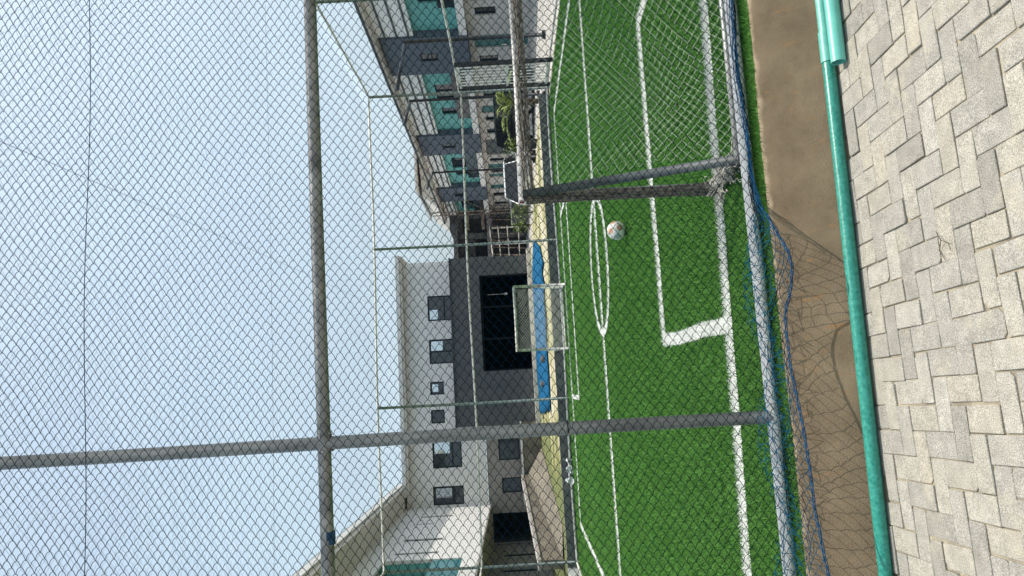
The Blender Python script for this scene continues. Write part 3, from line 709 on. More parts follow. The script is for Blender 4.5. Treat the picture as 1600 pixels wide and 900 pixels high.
# ------------------------------------------------------------------ blue tarpaulin in the yard
def make_tarp():
    edge = [(836, 377), (843, 384), (846, 400), (849, 414), (846.5, 425), (850, 445), (850, 470), (853, 500), (853.5, 530), (855, 560), (857, 585), (858, 610), (860, 643)]
    back = [(834.5, 376), (833, 384), (832, 400), (832, 425), (832, 440), (834, 470), (835, 500), (837, 530), (838, 560), (839, 585), (841, 610), (843, 643), (843.5, 645)]
    V, n, m = [], len(edge), 10
    for i in range(n):
        a = at_z(*edge[i], 0.30); b = at_z(*back[min(i, len(back) - 1)], 0.30)
        for j in range(m):
            t = j / (m - 1); p = a * (1 - t) + b * t
            V.append((p[0] + rng.normal(0, 0.05), p[1] + rng.normal(0, 0.04), 0.28 + 0.05 * math.sin(math.pi * t) + 0.03 * rng.random()))
    g = MB(); g.add(V, [(i*m+j, (i+1)*m+j, (i+1)*m+j+1, i*m+j+1) for i in range(n-1) for j in range(m-1)], 0, True)
    c = np.mean(V, 0); q = g.build('tarpaulin', tarp_m, None, (c[0], c[1], 0.27)); md = q.modifiers.new('thick', 'SOLIDIFY'); md.thickness = 0.012
    tag(q, 'big blue tarpaulin spread over the yard in front of the charcoal hall', 'tarpaulin')
    for k, (x, y) in enumerate(((850, 600), (851, 562))):
        p = at_z(x, y, 0.33); g = MB(); r_ = 0.12
        pts = [p + np.array([r_ * math.cos(a) * (1 + 0.3 * math.sin(3 * a + k)), r_ * 0.7 * math.sin(a), h]) for h in (0, 0.10) for a in np.linspace(0, 6.28, 9)[:-1]]
        top = p + np.array([0.02, 0, 0.15]); pts.append(top)
        g.add(pts, [(i, (i + 1) % 8, 8 + (i + 1) % 8, 8 + i) for i in range(8)] + [(8 + i, 8 + (i + 1) % 8, 16) for i in range(8)], 0, True)
        tag(g.build('rock', conc_raw, None, tuple(p)), ('dark stone weighting down the blue tarpaulin, nearer the charcoal hall door' if k else 'dark stone weighting down the blue tarpaulin, nearer the plastic film'), 'stone')
make_tarp()

# ------------------------------------------------------------------ building helpers
def frame_fn(p, e, n):
    p, e, n = np.array(p, float), np.array(e, float), np.array(n, float)
    return lambda s, d, z: np.array([p[0] + e[0] * s + n[0] * d, p[1] + e[1] * s + n[1] * d, z])
def wall(fr, s0, s1, z0, z1, holes=(), depth=0.14, d=0.0):
    """face with openings and their reveals"""
    g = MB(); S = sorted({s0, s1, *[h[0] for h in holes], *[h[1] for h in holes]}); Z = sorted({z0, z1, *[h[2] for h in holes], *[h[3] for h in holes]})
    for a, b in zip(S, S[1:]):
        for c, e in zip(Z, Z[1:]):
            ms, mz = (a + b) / 2, (c + e) / 2
            if any(h[0] < ms < h[1] and h[2] < mz < h[3] for h in holes): continue
            g.add([fr(a, d, c), fr(b, d, c), fr(b, d, e), fr(a, d, e)], [(0, 1, 2, 3)])
    for h in holes:
        a, b, c, e = h[:4]
        for (p, q) in (((a, c), (b, c)), ((b, c), (b, e)), ((b, e), (a, e)), ((a, e), (a, c))):
            g.add([fr(p[0], d, p[1]), fr(q[0], d, q[1]), fr(q[0], d - depth, q[1]), fr(p[0], d - depth, p[1])], [(0, 1, 2, 3)])
    return g
def window(fr, h, parent, o, depth=0.10, split='v', d=0.0, bar=0.06, mirror=None):
    a, b, c, e = h[:4]; g = MB(); D0, D1 = d - depth - 0.04, d - depth + 0.03
    g.fbox(fr, a, b, D0, D1, c, c + bar); g.fbox(fr, a, b, D0, D1, e - bar, e)
    g.fbox(fr, a, a + bar, D0, D1, c + bar, e - bar); g.fbox(fr, b - bar, b, D0, D1, c + bar, e - bar)
    if split == 'v': g.fbox(fr, (a + b) / 2 - bar / 2, (a + b) / 2 + bar / 2, D0, D1 - 0.004, c + bar, e - bar)
    if split == 'h': g.fbox(fr, a + bar, b - bar, D0, D1 - 0.004, c + (e - c) * 0.30, c + (e - c) * 0.30 + bar)
    w = g.build('window', frame_dark, parent, o)
    q = MB(); q.fbox(fr, a + 0.01, b - 0.01, d - depth - 0.025, d - depth - 0.012, c + 0.01, e - 0.01); q.build('pane', glass, w, o)
    if mirror:
        m0, m1, m2, m3 = mirror; A = lambda t: a + bar + (b - a - 2 * bar) * t; Zz = lambda t: c + bar + (e - c - 2 * bar) * t
        q = MB(); q.fbox(fr, A(m0) + .01, A(m1) - .01, d - depth - 0.010, d - depth - 0.002, Zz(m2) + .01, Zz(m3) - .01); q.build('reflection_pane', sky_glass, w, o)  # added mirror panel standing in for bright sky reflected in the plain pane
    return w

# charcoal hall in front of the white block
HY = 36.5
hall = thing('hall', (2.2, HY, 0.28), 'charcoal single storey block with a wide black doorway, behind the blue tarpaulin', 'building'); o = tuple(hall.location)
fr = frame_fn((0, HY), (1, 0), (0, -1))
dh = (0.63, 5.55, 0.5, 2.97)
g = wall(fr, -2.08, 6.5, 0.2, 4.42, [dh], 0.35)
g.add([fr(6.5, 0, .2), fr(6.5, -7, .2), fr(6.5, -7, 4.42), fr(6.5, 0, 4.42)], [(0, 1, 2, 3)]); g.add([fr(-2.08, 0, .2), fr(-2.08, -7, .2), fr(-2.08, -7, 4.42), fr(-2.08, 0, 4.42)], [(3, 2, 1, 0)])
g.build('wall', grey_wall, hall, o)
g = MB(); g.fbox(fr, -2.12, 6.54, -7, 0.05, 4.42, 4.5); g.build('roof', mat('dark parapet cap', (0.035, 0.037, 0.04), 0.6), hall, o)
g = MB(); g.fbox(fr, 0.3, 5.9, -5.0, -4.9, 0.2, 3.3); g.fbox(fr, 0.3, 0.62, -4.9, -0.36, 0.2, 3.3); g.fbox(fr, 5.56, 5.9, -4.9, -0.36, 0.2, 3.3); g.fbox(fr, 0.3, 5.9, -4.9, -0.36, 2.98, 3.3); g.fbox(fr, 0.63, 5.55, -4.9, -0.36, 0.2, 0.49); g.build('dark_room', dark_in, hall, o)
g = MB()
for s in (0.63, 2.24, 3.88, 5.47): g.fbox(fr, s, s + 0.08, -0.33, -0.25, 0.5, 2.97)
g.fbox(fr, 0.63, 5.55, -0.33, -0.26, 2.86, 2.965); g.build('door_frame', mat('black door frame', (0.010, 0.011, 0.013), 0.7, spec=0.1), hall, o)
g = MB(); g.fbox(fr, -2.3, 6.75, -0.1, 0.55, 0.2, 0.47); g.build('step', mat('pale step', (0.66, 0.63, 0.58), 0.9, var=0.15, vscale=3), hall, o)
g = MB(); lp = at_y(791, 459, HY + 1.0); g.tube([lp + (0, 0, 1.0), lp + (0, 0, 0.12)], 0.012, 6); g.tube([lp + (0, 0, 0.12), lp + (0, 0, 0.08), lp, lp + (0, 0, -0.06)], [0.02, 0.06, 0.075, 0.03], 10); g.build('pendant_lamp', white_wall, hall, o)

# white two storey block with its wing
MY = 37.3
blk = thing('apartment_block', (-3, MY, 0.28), 'white two storey block with grey eaves and a long wing, rising behind the charcoal hall', 'building'); o = tuple(blk.location)
fr = frame_fn((0, MY), (1, 0), (0, -1)); XW = -5.99
ups = [(3.40, 4.72, 4.5, 5.77), (1.17, 2.43, 4.48, 5.77), (-0.41, 0.25, 5.09, 5.8), (-1.87, -1.18, 5.11, 5.81), (-4.12, -2.70, 4.32, 5.81), (-5.98 + 0.03, -5.02, 4.3, 5.86)]
g = wall(fr, XW, 6.52, 3.07, 6.98, ups, 0.16); g.add([fr(6.52, 0, .2), fr(6.52, -9, .2), fr(6.52, -9, 6.98), fr(6.52, 0, 6.98)], [(0, 1, 2, 3)])
g.build('upper_wall', white_wall, blk, o)
for k, h in enumerate(ups): window(fr, h, blk, o, split='v' if k in (1,) else ('h' if k in (0, 4, 5) else ''), mirror={0: (0.02, 0.45, 0.6, 0.98), 1: (0.54, 0.98, 0.45, 0.98), 2: (0.15, 0.9, 0.4, 0.95), 4: (0.5, 0.98, 0.4, 0.98), 5: (0.35, 0.95, 0.38, 0.95)}.get(k))
lows = [(-3.9, -2.76, 1.36, 2.44), (-5.52, -4.77, 1.35, 2.35)]
port = (-7.95, -6.5, 0.5, 2.9)
g = wall(fr, -8.0, -2.09, 0.2, 3.05, lows + [port], 0.16, d=-0.06); g.build('ground_wall', taupe, blk, o)
for h in lows: window(fr, h, blk, o, split='', d=-0.06)
g = MB(); g.fbox(fr, -8.1, -6.3, -4.2, -4.1, 0.2, 3.05); g.fbox(fr, -8.1, -7.96, -4.1, -0.25, 0.2, 3.05); g.fbox(fr, -6.49, -6.3, -4.1, -0.25, 0.2, 3.05); g.fbox(fr, -7.95, -6.5, -4.1, -0.25, 2.91, 3.05); g.build('carport', mat('dim carport', (0.05, 0.055, 0.06), 0.9, var=0.4, vscale=1.5), blk, o)
g = MB(); g.fbox(fr, XW - 0.3, 6.82, -9, 0.55, 6.98, 7.10); g.build('soffit', soffit_m, blk, o)
g = MB(); g.fbox(fr, XW + 0.6, 6.86, 0.47, 0.62, 7.102, 7.30); g.fbox(fr, 6.72, 6.86, -9, 0.465, 7.102, 7.30); g.build('gutter', mat('pale gutter', (0.6, 0.6, 0.58), 0.5), blk, o)
g = MB(); v = [fr(XW, 0.5, 7.302), fr(6.86, 0.5, 7.302), fr(6.86, -9.5, 7.302), fr(XW, -9.5, 7.302), fr(XW, -4.5, 8.0), fr(6.0, -4.5, 8.0)]
g.add(v, [(0, 1, 5, 4), (1, 2, 5), (2, 3, 4, 5), (0, 4, 3), (0, 3, 2, 1)]); g.build('roof', roof_m, blk, o)
g = MB(); g.fbox(fr, -6.0, -2.0, 0.35, 1.0, 0.2, 1.20); g.build('terrace_wall', conc_brown, blk, o)
g = MB(); g.fbox(fr, -6.05, -1.95, 0.3, 1.06, 1.20, 1.30); g.build('coping', light_grey, blk, o)
# wing: upper storey carried forward, ground floor set back
fw = frame_fn((XW, MY), (0, -1), (1, 0))            # s runs towards the camera, d outwards to +X
slits = [(2.62, 2.92, 4.62, 6.09), (4.40, 4.62, 5.38, 6.13), (7.6, 7.95, 4.57, 6.15), (9.95, 10.2, 4.5, 6.12)]
bal = (11.1, 15.2, 3.55, 6.35)
g = wall(fw, 0.0, 17.5, 2.98, 7.22, slits + [bal], 0.12)
g.add([fw(17.5, 0, 2.98), fw(17.5, -8, 2.98), fw(17.5, -8, 7.22), fw(17.5, 0, 7.22)], [(0, 1, 2, 3)]); g.build('wing_wall', white_wall, blk, o)
g = MB(); g.fbox(fw, 0.07, 17.5, -8, -0.003, 2.92, 2.99); g.build('wing_floor', taupe, blk, o)
for h in slits: window(fw, h, blk, o, split='', bar=0.05, depth=0.07)
g = MB(); g.fbox(fw, 11.0, 15.4, -1.4, -1.3, 3.4, 6.5); g.fbox(fw, 11.0, 11.09, -1.3, -0.13, 3.4, 6.5); g.fbox(fw, 15.21, 15.3, -1.3, -0.13, 3.4, 6.5); g.fbox(fw, 11.1, 15.2, -1.3, -0.13, 3.4, 3.54); g.build('balcony_wall', teal_wall, blk, o)
g = MB(); g.fbox(fw, 11.1, 15.2, -0.06, -0.04, 3.56, 4.6); g.build('balustrade', mat('teal tinted glass', (0.06, 0.22, 0.24), 0.1, spec=0.8), blk, o)
g = MB(); g.fbox(fw, -0.5, 19.2, -9, 1.05, 7.22, 7.40); g.build('soffit', soffit_m, blk, o)
g = MB(); g.fbox(fw, -0.4, 19.3, 0.98, 1.14, 7.403, 7.66); g.build('gutter', mat('pale gutter', (0.6, 0.6, 0.58), 0.5), blk, o)
g = MB(); v = [fw(-.4, 1.15, 7.67), fw(19.3, 1.15, 7.67), fw(19.3, -9, 7.67), fw(-.4, -9, 7.67), fw(-.4, -4, 8.2), fw(18, -4, 8.2)]
g.add(v, [(0, 1, 5, 4), (1, 2, 5), (2, 3, 4, 5), (0, 4, 3), (0, 3, 2, 1)]); g.build('roof', roof_m, blk, o)
fg = frame_fn((-8.0, MY), (0, -1), (1, 0)); sl2 = [(2.2, 2.6, 0.9, 2.35), (5.0, 5.4, 0.9, 2.35)]
g = wall(fg, 0.075, 17.3, 0.2, 2.915, sl2, 0.1); g.build('ground_wall', taupe, blk, o)
for h in sl2: window(fg, h, blk, o, split='', bar=0.04, depth=0.06)

# ------------------------------------------------------------------ terrace of houses along the street
P0 = at_z(717, 0, 2.75); P1 = at_z(752, 260, 2.75); ev = (P1 - P0)[:2]; ev /= np.linalg.norm(ev); nv = np.array([-ev[1], ev[0]])
hr = frame_fn(P0[:2], ev, nv)
def zr(s): return 6.42 - 0.031 * s
def house(b0, bw, b1, label, garage, dorn, wins):
    c = hr((b0 + b1) / 2, 0, 0); t = thing('terraced_house', tuple(c), label, 'house', 'terraced houses along the street'); o = tuple(c)
    def eave(name, m, s0, s1, d0, d1, h0, h1):
        g = MB(); P = []
        for zz in (0, 1):
            for (s, d) in ((s0, d0), (s1, d0), (s1, d1), (s0, d1)): P.append(hr(s, d, zr(s) + (h1 if zz else h0)))
        g.add(P, [(0, 3, 2, 1), (4, 5, 6, 7), (0, 1, 5, 4), (1, 2, 6, 5), (2, 3, 7, 6), (3, 0, 4, 7)]); return g.build(name, m, t, o)
    # slate feature wall with a small window
    wn = (b0 + bw * 0.52 - 0.3, b0 + bw * 0.52 + 0.3, 4.0, 4.75)
    g = wall(hr, b0, b0 + bw, 2.6, zr(b0 + bw) - 0.02, [wn], 0.08, d=0.12)
    for s in (b0, b0 + bw): g.add([hr(s, 0.12, 2.6), hr(s, -1.0, 2.6), hr(s, -1.0, zr(b0 + bw) - .02), hr(s, 0.12, zr(b0 + bw) - .02)], [(0, 1, 2, 3)])
    g.add([hr(b0, 0.12, 2.6), hr(b0 + bw, 0.12, 2.6), hr(b0 + bw, -1, 2.6), hr(b0, -1, 2.6)], [(0, 1, 2, 3)])
    g.build('feature_wall', blade_wall, t, o); window(hr, wn, t, o, split='h', d=0.12, depth=0.05)
    a, z = b0 + bw + 0.002, b1 - 0.002
    # louvred band below the eaves
    g = MB(); P = []
    g.add([hr(a, 0, 4.95), hr(z, 0, 4.85), hr(z, 0, zr(z)), hr(a, 0, zr(a)), hr(a, -0.15, 4.95), hr(z, -0.15, 4.85), hr(z, -.15, zr(z)), hr(a, -.15, zr(a))], [(0, 1, 2, 3), (7, 6, 5, 4), (0, 4, 5, 1)])
    g.build('upper_wall', mat('pale louvre panel', (0.86, 0.86, 0.84), 0.7, var=0.04, vscale=1), t, o)
    for k in range(3):
        g = MB(); f = (k + 0.55) / 3.0
        za, zb = 4.95 + (zr(a) - 4.95) * f - 0.12, 4.85 + (zr(z) - 4.85) * f - 0.12
        P = [hr(s, d, q + dz) for dz in (0, 0.08) for (s, d, q) in ((a, 0, za), (z, 0, zb), (z, 0.05, zb), (a, 0.05, za))]
        g.add(P, [(0, 3, 2, 1), (4, 5, 6, 7), (0, 1, 5, 4), (1, 2, 6, 5), (2, 3, 7, 6), (3, 0, 4, 7)]); g.build('batten', batten_m, t, o)
    # recessed teal balcony
    bd = (a + 0.25 * (z - a), a + 0.25 * (z - a) + 1.5, 2.95, 4.5); w2 = (a + 0.62 * (z - a), a + 0.62 * (z - a) + 0.7, 3.5, 4.4)
    g = wall(hr, a, z, 2.9, 5.0, [bd, w2], 0.1, d=-0.25); g.build('balcony_wall', teal_wall, t, o)
    window(hr, bd, t, o, split='v', d=-0.25); window(hr, w2, t, o, split='', d=-0.25)
    g = MB(); g.fbox(hr, a, z, -1.0, 0.0, 2.62, 2.60 + 0.002); g.fbox(hr, a, z, -1.0, 0.10, 2.605, 2.93); g.build('balcony_slab', mat('white slab', (0.78, 0.75, 0.71), 0.8, var=0.08, vscale=1), t, o)
    g = MB(); g.fbox(hr, a + 0.1, a + (z - a) * 0.72, 0.04, 0.06, 2.95, 3.62); g.build('balustrade', mat('smoked glass', (0.02, 0.03, 0.035), 0.12, spec=0.7), t, o)
    # ground floor
    holes = [(b0 + x, b0 + x + w, zb, zt) for (x, w, zb, zt) in wins + dorn] + ([(b0 + 1.7, b0 + 3.8, 0.0, 2.35)] if garage else [])
    g = wall(hr, b0, b1, -0.02, 2.59, holes, 0.12, d=-0.35); g.build('ground_wall', cream_wall, t, o)
    for (x, w, zb, zt) in wins: window(hr, (b0 + x, b0 + x + w, zb, zt), t, o, split='h', d=-0.35)
    for (x, w, zb, zt) in dorn:
        g = MB(); g.fbox(hr, b0 + x + 0.02, b0 + x + w - 0.02, -0.46, -0.41, zb, zt - 0.02); dd = g.build('door', mat('teal door', (0.045, 0.17, 0.16), 0.5, var=0.1, vscale=2), t, o)
        g = MB(); g.fbox(hr, b0 + x + w - 0.2, b0 + x + w - 0.14, -0.41, -0.36, 0.95, 1.15); g.build('handle', chrome, dd, o)
    if garage:
        g = MB()
        for k in range(7): g.fbox(hr, b0 + 1.72, b0 + 3.78, -0.46, -0.42 + 0.006 * (k % 2), 0.335 * k, 0.335 * (k + 1) - 0.012)
        g.build('garage_door', mat('grey garage door', (0.10, 0.11, 0.11), 0.6), t, o)
    eave('soffit', soffit_m, b0, b1, -8.0, 0.55, 0.0, 0.10)
    eave('roof', mat('dark roof edge', (0.06, 0.065, 0.07), 0.6), b0, b1, -8.0, 0.62, 0.105, 0.19)
    g = MB(); g.fbox(hr, b0, b1, -8, -7.9, -0.02, 5.4); g.build('rear_wall', cream_wall, t, o)
    g = MB(); g.fbox(hr, b1 - 0.2, b1 - 0.004, -7.9, -1.01, -0.02, zr(b1) - 0.03); g.build('party_wall', cream_wall, t, o)
TD = lambda *x: [(a, w, 0.0, 2.35) for a, w in x]
TWN = lambda *x: [(a, w, 1.35, 2.2) for a, w in x]
house(-7.0, 2.6, 2.2, 'nearest terraced house, at the photo edge, its teal balcony cut off by the frame', False, TD((6.6, 1.0),), TWN((3.0, 0.7), (8.0, 0.55)))
house(2.2, 2.85, 11.3, 'terraced house with the widest slate wall, behind the white barred gate', False, TD((0.75, 0.95), (6.9, 0.8)), TWN((2.3, 0.6), (5.2, 0.9), (8.1, 0.5)))
house(11.3, 2.4, 18.8, 'terraced house with the grey garage door, behind the white car', True, TD((5.1, 0.7), (6.6, 0.5)), TWN((0.4, 0.6), (4.25, 0.5), (6.0, 0.45)))
house(18.8, 2.3, 24.2, 'last terraced house of the row, beside the unfinished scaffolded building', False, TD((0.9, 0.7),), TWN((2.3, 0.6), (4.0, 0.6)))

# ------------------------------------------------------------------ background buildings
t = thing('house', (19, 66, 0), 'tall beige rendered house rising behind the end of the terrace', 'house'); o = tuple(t.location)
g = MB(); g.add([(15.9, 64, 0), (24, 62, 0), (24, 74, 0), (15.9, 74, 0), (15.9, 64, 7.4), (17.3, 63.7, 9.0), (24, 62, 9.3), (24, 74, 9.3), (15.9, 74, 7.4), (17.3, 74, 9.0), (17.3, 63.67, 0)],
      [(0, 10, 5, 4), (10, 1, 6, 5), (1, 2, 7, 6), (2, 3, 8, 9, 7), (3, 0, 4, 8), (4, 5, 9, 8), (5, 6, 7, 9)])
g.build('wall', soffit_m, t, o)
g = MB(); g.box((16.5, 63.2, 6.2), (17.4, 63.6, 7.3)); g.build('window', frame_dark, t, o)
g = MB(); g.box((17.35, 61.8, 9.31), (24.2, 74, 9.40)); g.build('roof', light_grey, t, o)

t = thing('unfinished_building', (11, 50, 0), 'dark unfinished concrete shell between the terrace and the charcoal hall', 'building'); o = tuple(t.location)
for x in (8.6, 10.3, 11.8, 13.6):
    g = MB(); g.box((x, 50, -0.02), (x + 0.35, 50.4, 4.94)); g.build('column', conc_raw, t, o)
g = MB(); g.box((8.3, 49.7, 2.55), (14.2, 57, 2.85)); g.build('slab', mat('pale slab edge', (0.20, 0.19, 0.18), 0.9, var=0.3, vscale=1), t, o)
g = MB(); g.box((8.3, 49.7, 4.95), (10.9, 57, 5.25)); g.build('slab', conc_raw, t, o)
g = MB(); g.box((10.9, 50.2, 4.9), (14.2, 57, 5.5)); g.build('slab', conc_raw, t, o)
for a_, b_ in (((8.3, 55, 0), (14.2, 55.2, 5.2)), ((8.35, 50.1, 3.75), (10.8, 50.3, 4.94))):
    g = MB(); g.box(a_, b_); g.build('wall', mat('dark block wall', (0.055, 0.052, 0.05), 0.9, var=0.4, vscale=1.2), t, o)
for z_ in (3.0, 4.1):
    g = MB(); g.box((10.9, 49.93, z_), (13.4, 49.995, z_ + 0.22)); g.build('beam', rust_m, t, o)
for k in range(9):
    x0 = 8.8 + 0.5 * k; g = MB(); g.tube([(x0, 49.55, 0.2), (x0 + 0.2, 49.55, 2.5)], 0.03, 5); g.build('prop', rust_m, t, o)

t = thing('scaffolding', (12.6, 47.2, 0), 'rusty tube scaffolding standing against the end of the terrace', 'scaffolding'); o = tuple(t.location)
for x, y in ((11.5, 47), (12.6, 47.4), (13.4, 47.9), (11.6, 48.3), (12.8, 48.8)):
    g = MB(); g.tube([(x, y, 0), (x + 0.05, y, 6.5)], 0.035, 6); g.build('upright', rust_m, t, o)
for z in (1.2, 2.2, 3.1, 3.9, 4.6, 5.6):
    g = MB(); g.tube([(11.2, 46.95, z), (13.9, 47.95, z + 0.08)], 0.03, 6); g.build('ledger', rust_m, t, o)
for (p, q) in (((11.3, 47, 2.2), (13.4, 47.9, 6.0)), ((11.5, 47, 6.2), (13.2, 47.8, 3.2))):
    g = MB(); g.tube([p, q], 0.025, 6); g.build('brace', rust_m, t, o)
g = MB(); g.box((11.3, 47.1, 4.62), (13.6, 47.6, 4.68)); g.build('plank', conc_brown, t, o)

t = thing('block_wall', (11, 45, 0), 'low grey block wall in front of the unfinished building, behind the shrubs', 'wall'); o = tuple(t.location)
g = MB(); g.box((10.1, 45, -0.05), (12.7, 45.25, 1.05)); g.build('masonry', conc_dark, t, o); g = MB(); g.box((10.05, 44.95, 1.05), (12.75, 45.3, 1.12)); g.build('coping', light_grey, t, o)

# pale tubular frame beside the hall
t = thing('pipe_rack', (8.2, 42, 0.26), 'pale pipe rack with rails beside the corner of the charcoal hall', 'rack'); o = tuple(t.location)
zt = 2.3
for x in (7.2, 8.2, 9.2):
    g = MB(); g.tube([(x, 42, 0.2), (x, 42, zt)], 0.04, 6); g.build('upright', rail_pale, t, o)
for z in (0.75, 1.35, 1.85, 2.3):
    g = MB(); g.tube([(7.1, 41.97, z), (9.3, 41.97, z + 0.12 * (z - 1))], 0.03, 6); g.build('rail', rail_pale, t, o)

# ------------------------------------------------------------------ street lamps
def lamp(px_, label, X):
    (xb, yb), (xe, ye), (xt, yt) = px_
    e = at_x(xe, ye, X); tip = at_x(xt, yt, X); b = np.array([e[0], e[1], 0])
    t = thing('street_lamp', tuple(b), label, 'street lamp', 'black street lamps on the pavement'); o = tuple(b)
    g = MB(); g.tube([(e[0], e[1], -0.02), (e[0], e[1], e[2] - 0.02)], [0.055, 0.045], 10); g.build('pole', black_m, t, o)
    g = MB(); g.tube([e, tip], 0.05, 8); g.build('arm', black_m, t, o)
    d = tip - e; d /= np.linalg.norm(d); g = MB(); g.tube([tip - d * 0.05, tip + d * 0.1, tip + d * 0.55, tip + d * 0.62], [0.03, 0.07, 0.08, 0.02], 8); g.build('lamp_head', black_m, t, o)
    g = MB(); g.tube([(b[0], b[1], -0.01), (b[0], b[1], 0.08)], [0.13, 0.12], 10); g.build('base', black_m, t, o)
lamp(((865, 50), (633, 66), (622, 128)), 'black angled street lamp before the widest slate wall, nearest of the three', 9.5)
lamp(((775, 150), (641, 158), (634, 186)), 'black angled street lamp behind the barred gate and the corner post', 9.7)
lamp(((805, 265), (676, 270), (669, 290)), 'black angled street lamp beside the white car, farthest of the three', 10.4)

# ------------------------------------------------------------------ barred gate in the street side fence
t = thing('gate', (7.7, 16.6, 0), 'tall barred metal gate in the street side fence by the corner post', 'gate'); o = tuple(t.location)
gy0, gy1, gx, gz = 16.65, 18.1, 7.76, 2.42
for y in (gy0, gy1):
    g = MB(); g.box((gx - 0.04, y - 0.05, 0.0), (gx + 0.04, y + 0.05, gz)); g.build('post', black_m, t, o)
for z in (0.08, 1.1, gz - 0.1):
    g = MB(); g.box((gx - 0.02, gy0 + 0.052, z), (gx + 0.02, gy1 - 0.052, z + 0.06)); g.build('crossrail', mat('white gate paint', (0.70, 0.69, 0.66), 0.5), t, o)
for k in range(7):
    y = gy0 + 0.2 + k * (gy1 - gy0 - 0.4) / 6
    g = MB(); g.box((gx - 0.010, y - 0.018, 0.142), (gx + 0.010, y + 0.018, gz - 0.102)); g.build('bar', MATS['white gate paint'], t, o)

# ------------------------------------------------------------------ cars
def car(label, loc, rz, paint, suv):
    t = thing('parked_car', loc, label, 'car'); t.rotation_euler = (0, 0, rz); t.scale = (1, 1, 0.93 if not suv else 1); z0 = (0, 0, 0)
    k = 1.12 if suv else 1.0
    W = 0.86; Lh = 2.15
    prof = [(-Lh, 0.35), (-Lh, 0.62), (-Lh + 0.05, 0.92 * k), (-Lh + 0.55, 0.98 * k), (0.75, 0.95 * k), (1.75, 0.84 * k), (Lh - 0.04, 0.66), (Lh, 0.40), (Lh - .1, 0.28), (-Lh + .1, 0.28)]
    g = MB(); n = len(prof); rows = [(-W + 0.02, 0.96), (-W + 0.002, 1.0), (W - 0.002, 1.0), (W - 0.02, 0.96)]
    V = []
    for (y, s) in ((-W + 0.09, 0.985), (-W, 0.95), (W, 0.95), (W - 0.09, 0.985)):
        for (x, z) in prof: V.append((x * (0.985 if abs(y) == W else 1), y, z if abs(y) < W else 0.62 + (z - 0.62) * 0.86))
    f = [(a*n+i, a*n+(i+1) % n, (a+1)*n+(i+1) % n, (a+1)*n+i) for a in range(3) for i in range(n)] + [tuple(reversed(range(n))), tuple(3*n+i for i in range(n))]
    f = [tuple(reversed(q)) for q in f]
    # outer faces are rows 1 and 2: rebuild order -W(side), inset
    V2 = V[n:2*n] + V[0:n] + V[3*n:4*n] + V[2*n:3*n]
    f = [(a*n+i, a*n+(i+1) % n, (a+1)*n+(i+1) % n, (a+1)*n+i) for a in range(3) for i in range(n)] + [tuple(reversed(range(n))), tuple(3*n+i for i in range(n))]
    g.add(V2, f, 0, False); bd = g.build('body', paint, t, z0)
    h0, h1 = 0.94 * k, 1.44 * k
    xs0, xs1 = (-1.95, 1.0) if not suv else (-2.0, 0.95); xt0, xt1 = (-1.45, 0.35) if not suv else (-1.75, 0.35)
    g = MB(); V = [(xs0, -W+.04, h0), (xs1, -W+.04, h0), (xs1, W-.04, h0), (xs0, W-.04, h0), (xt0, -W+.2, h1), (xt1, -W+.2, h1), (xt1, W-.2, h1), (xt0, W-.2, h1)]
    g.add(V, [(0,1,5,4),(1,2,6,5),(2,3,7,6),(3,0,4,7)]); g.build('window', mat('tinted car glass', (0.012, 0.014, 0.016), 0.12, spec=0.35), t, z0)
    g = MB(); V = []
    for (dx, dy, z) in ((0.0, 0.0, h1 - 0.01), (0.01, 0.005, h1 + 0.02), (-0.15, -0.12, h1 + 0.06)):
        V += [(xt0 - dx, -W+.2 - dy, z), (xt1 + dx, -W+.2 - dy, z), (xt1 + dx, W-.2 + dy, z), (xt0 - dx, W-.2 + dy, z)]
    g.add(V, [(a*4+i, a*4+(i+1) % 4, a*4+4+(i+1) % 4, a*4+4+i) for a in range(2) for i in range(4)] + [(8, 9, 10, 11)]); g.build('roof', paint, t, z0)
    for s in (-1, 1):
        for (p, q) in (((xs0, W-.035, h0), (xt0, W-.195, h1)), ((xs1, W-.035, h0), (xt1, W-.195, h1)), ((-0.45, W-.035, h0), (-0.45, W-.195, h1))):
            g = MB(); g.tube([(p[0], s*p[1], p[2]), (q[0], s*q[1], q[2])], 0.022, 6); g.build('pillar', mat('dark pillar', (0.03, 0.03, 0.03), 0.4) if abs(p[0]) < 0.6 else paint, t, z0)
        g = MB(); g.box((-Lh - 0.012, s*0.55 - 0.12, 0.70), (-Lh + 0.12, s*0.55 + 0.22 * (1 if s > 0 else 0.6), 0.90 * k)); g.build('tail_light', red_lens, t, z0)
        g = MB(); g.box((Lh - 0.14, s*0.58 - 0.16, 0.58), (Lh - 0.005, s*0.58 + 0.16, 0.70)); g.build('headlight', chrome, t, z0)
        g = MB(); g.box((0.62, s*(W + 0.02) - 0.06, 0.98 * k), (0.80, s*(W + 0.02) + 0.06, 1.10 * k)); g.build('wing_mirror', paint if not suv else chrome, t, z0)
        for x in (-1.3, 1.35):
            g = MB(); g.tube([(x, s*(W - 0.2), 0.32), (x, s*(W - 0.19), 0.32), (x, s*(W + 0.005), 0.32), (x, s*(W + 0.015), 0.32)], [0.28, 0.32, 0.32, 0.27], 20); w = g.build('wheel', tyre_m, t, z0)
            g = MB(); g.tube([(x, s*(W + 0.005), 0.32), (x, s*(W + 0.02), 0.32)], [0.21, 0.19], 16); g.build('rim', rim_m, w, z0)
    return t
cp = at_y(800, 275, 28.5)
car('white hatchback with a red tail light, parked before the grey garage door', (cp[0], cp[1], -0.01), R(66), car_white, False)
cp = at_y(800, 170, 29.0)
car('black car with chrome mirrors, parked before the terrace behind the palm', (cp[0], cp[1], 0), R(-78), car_black, True)

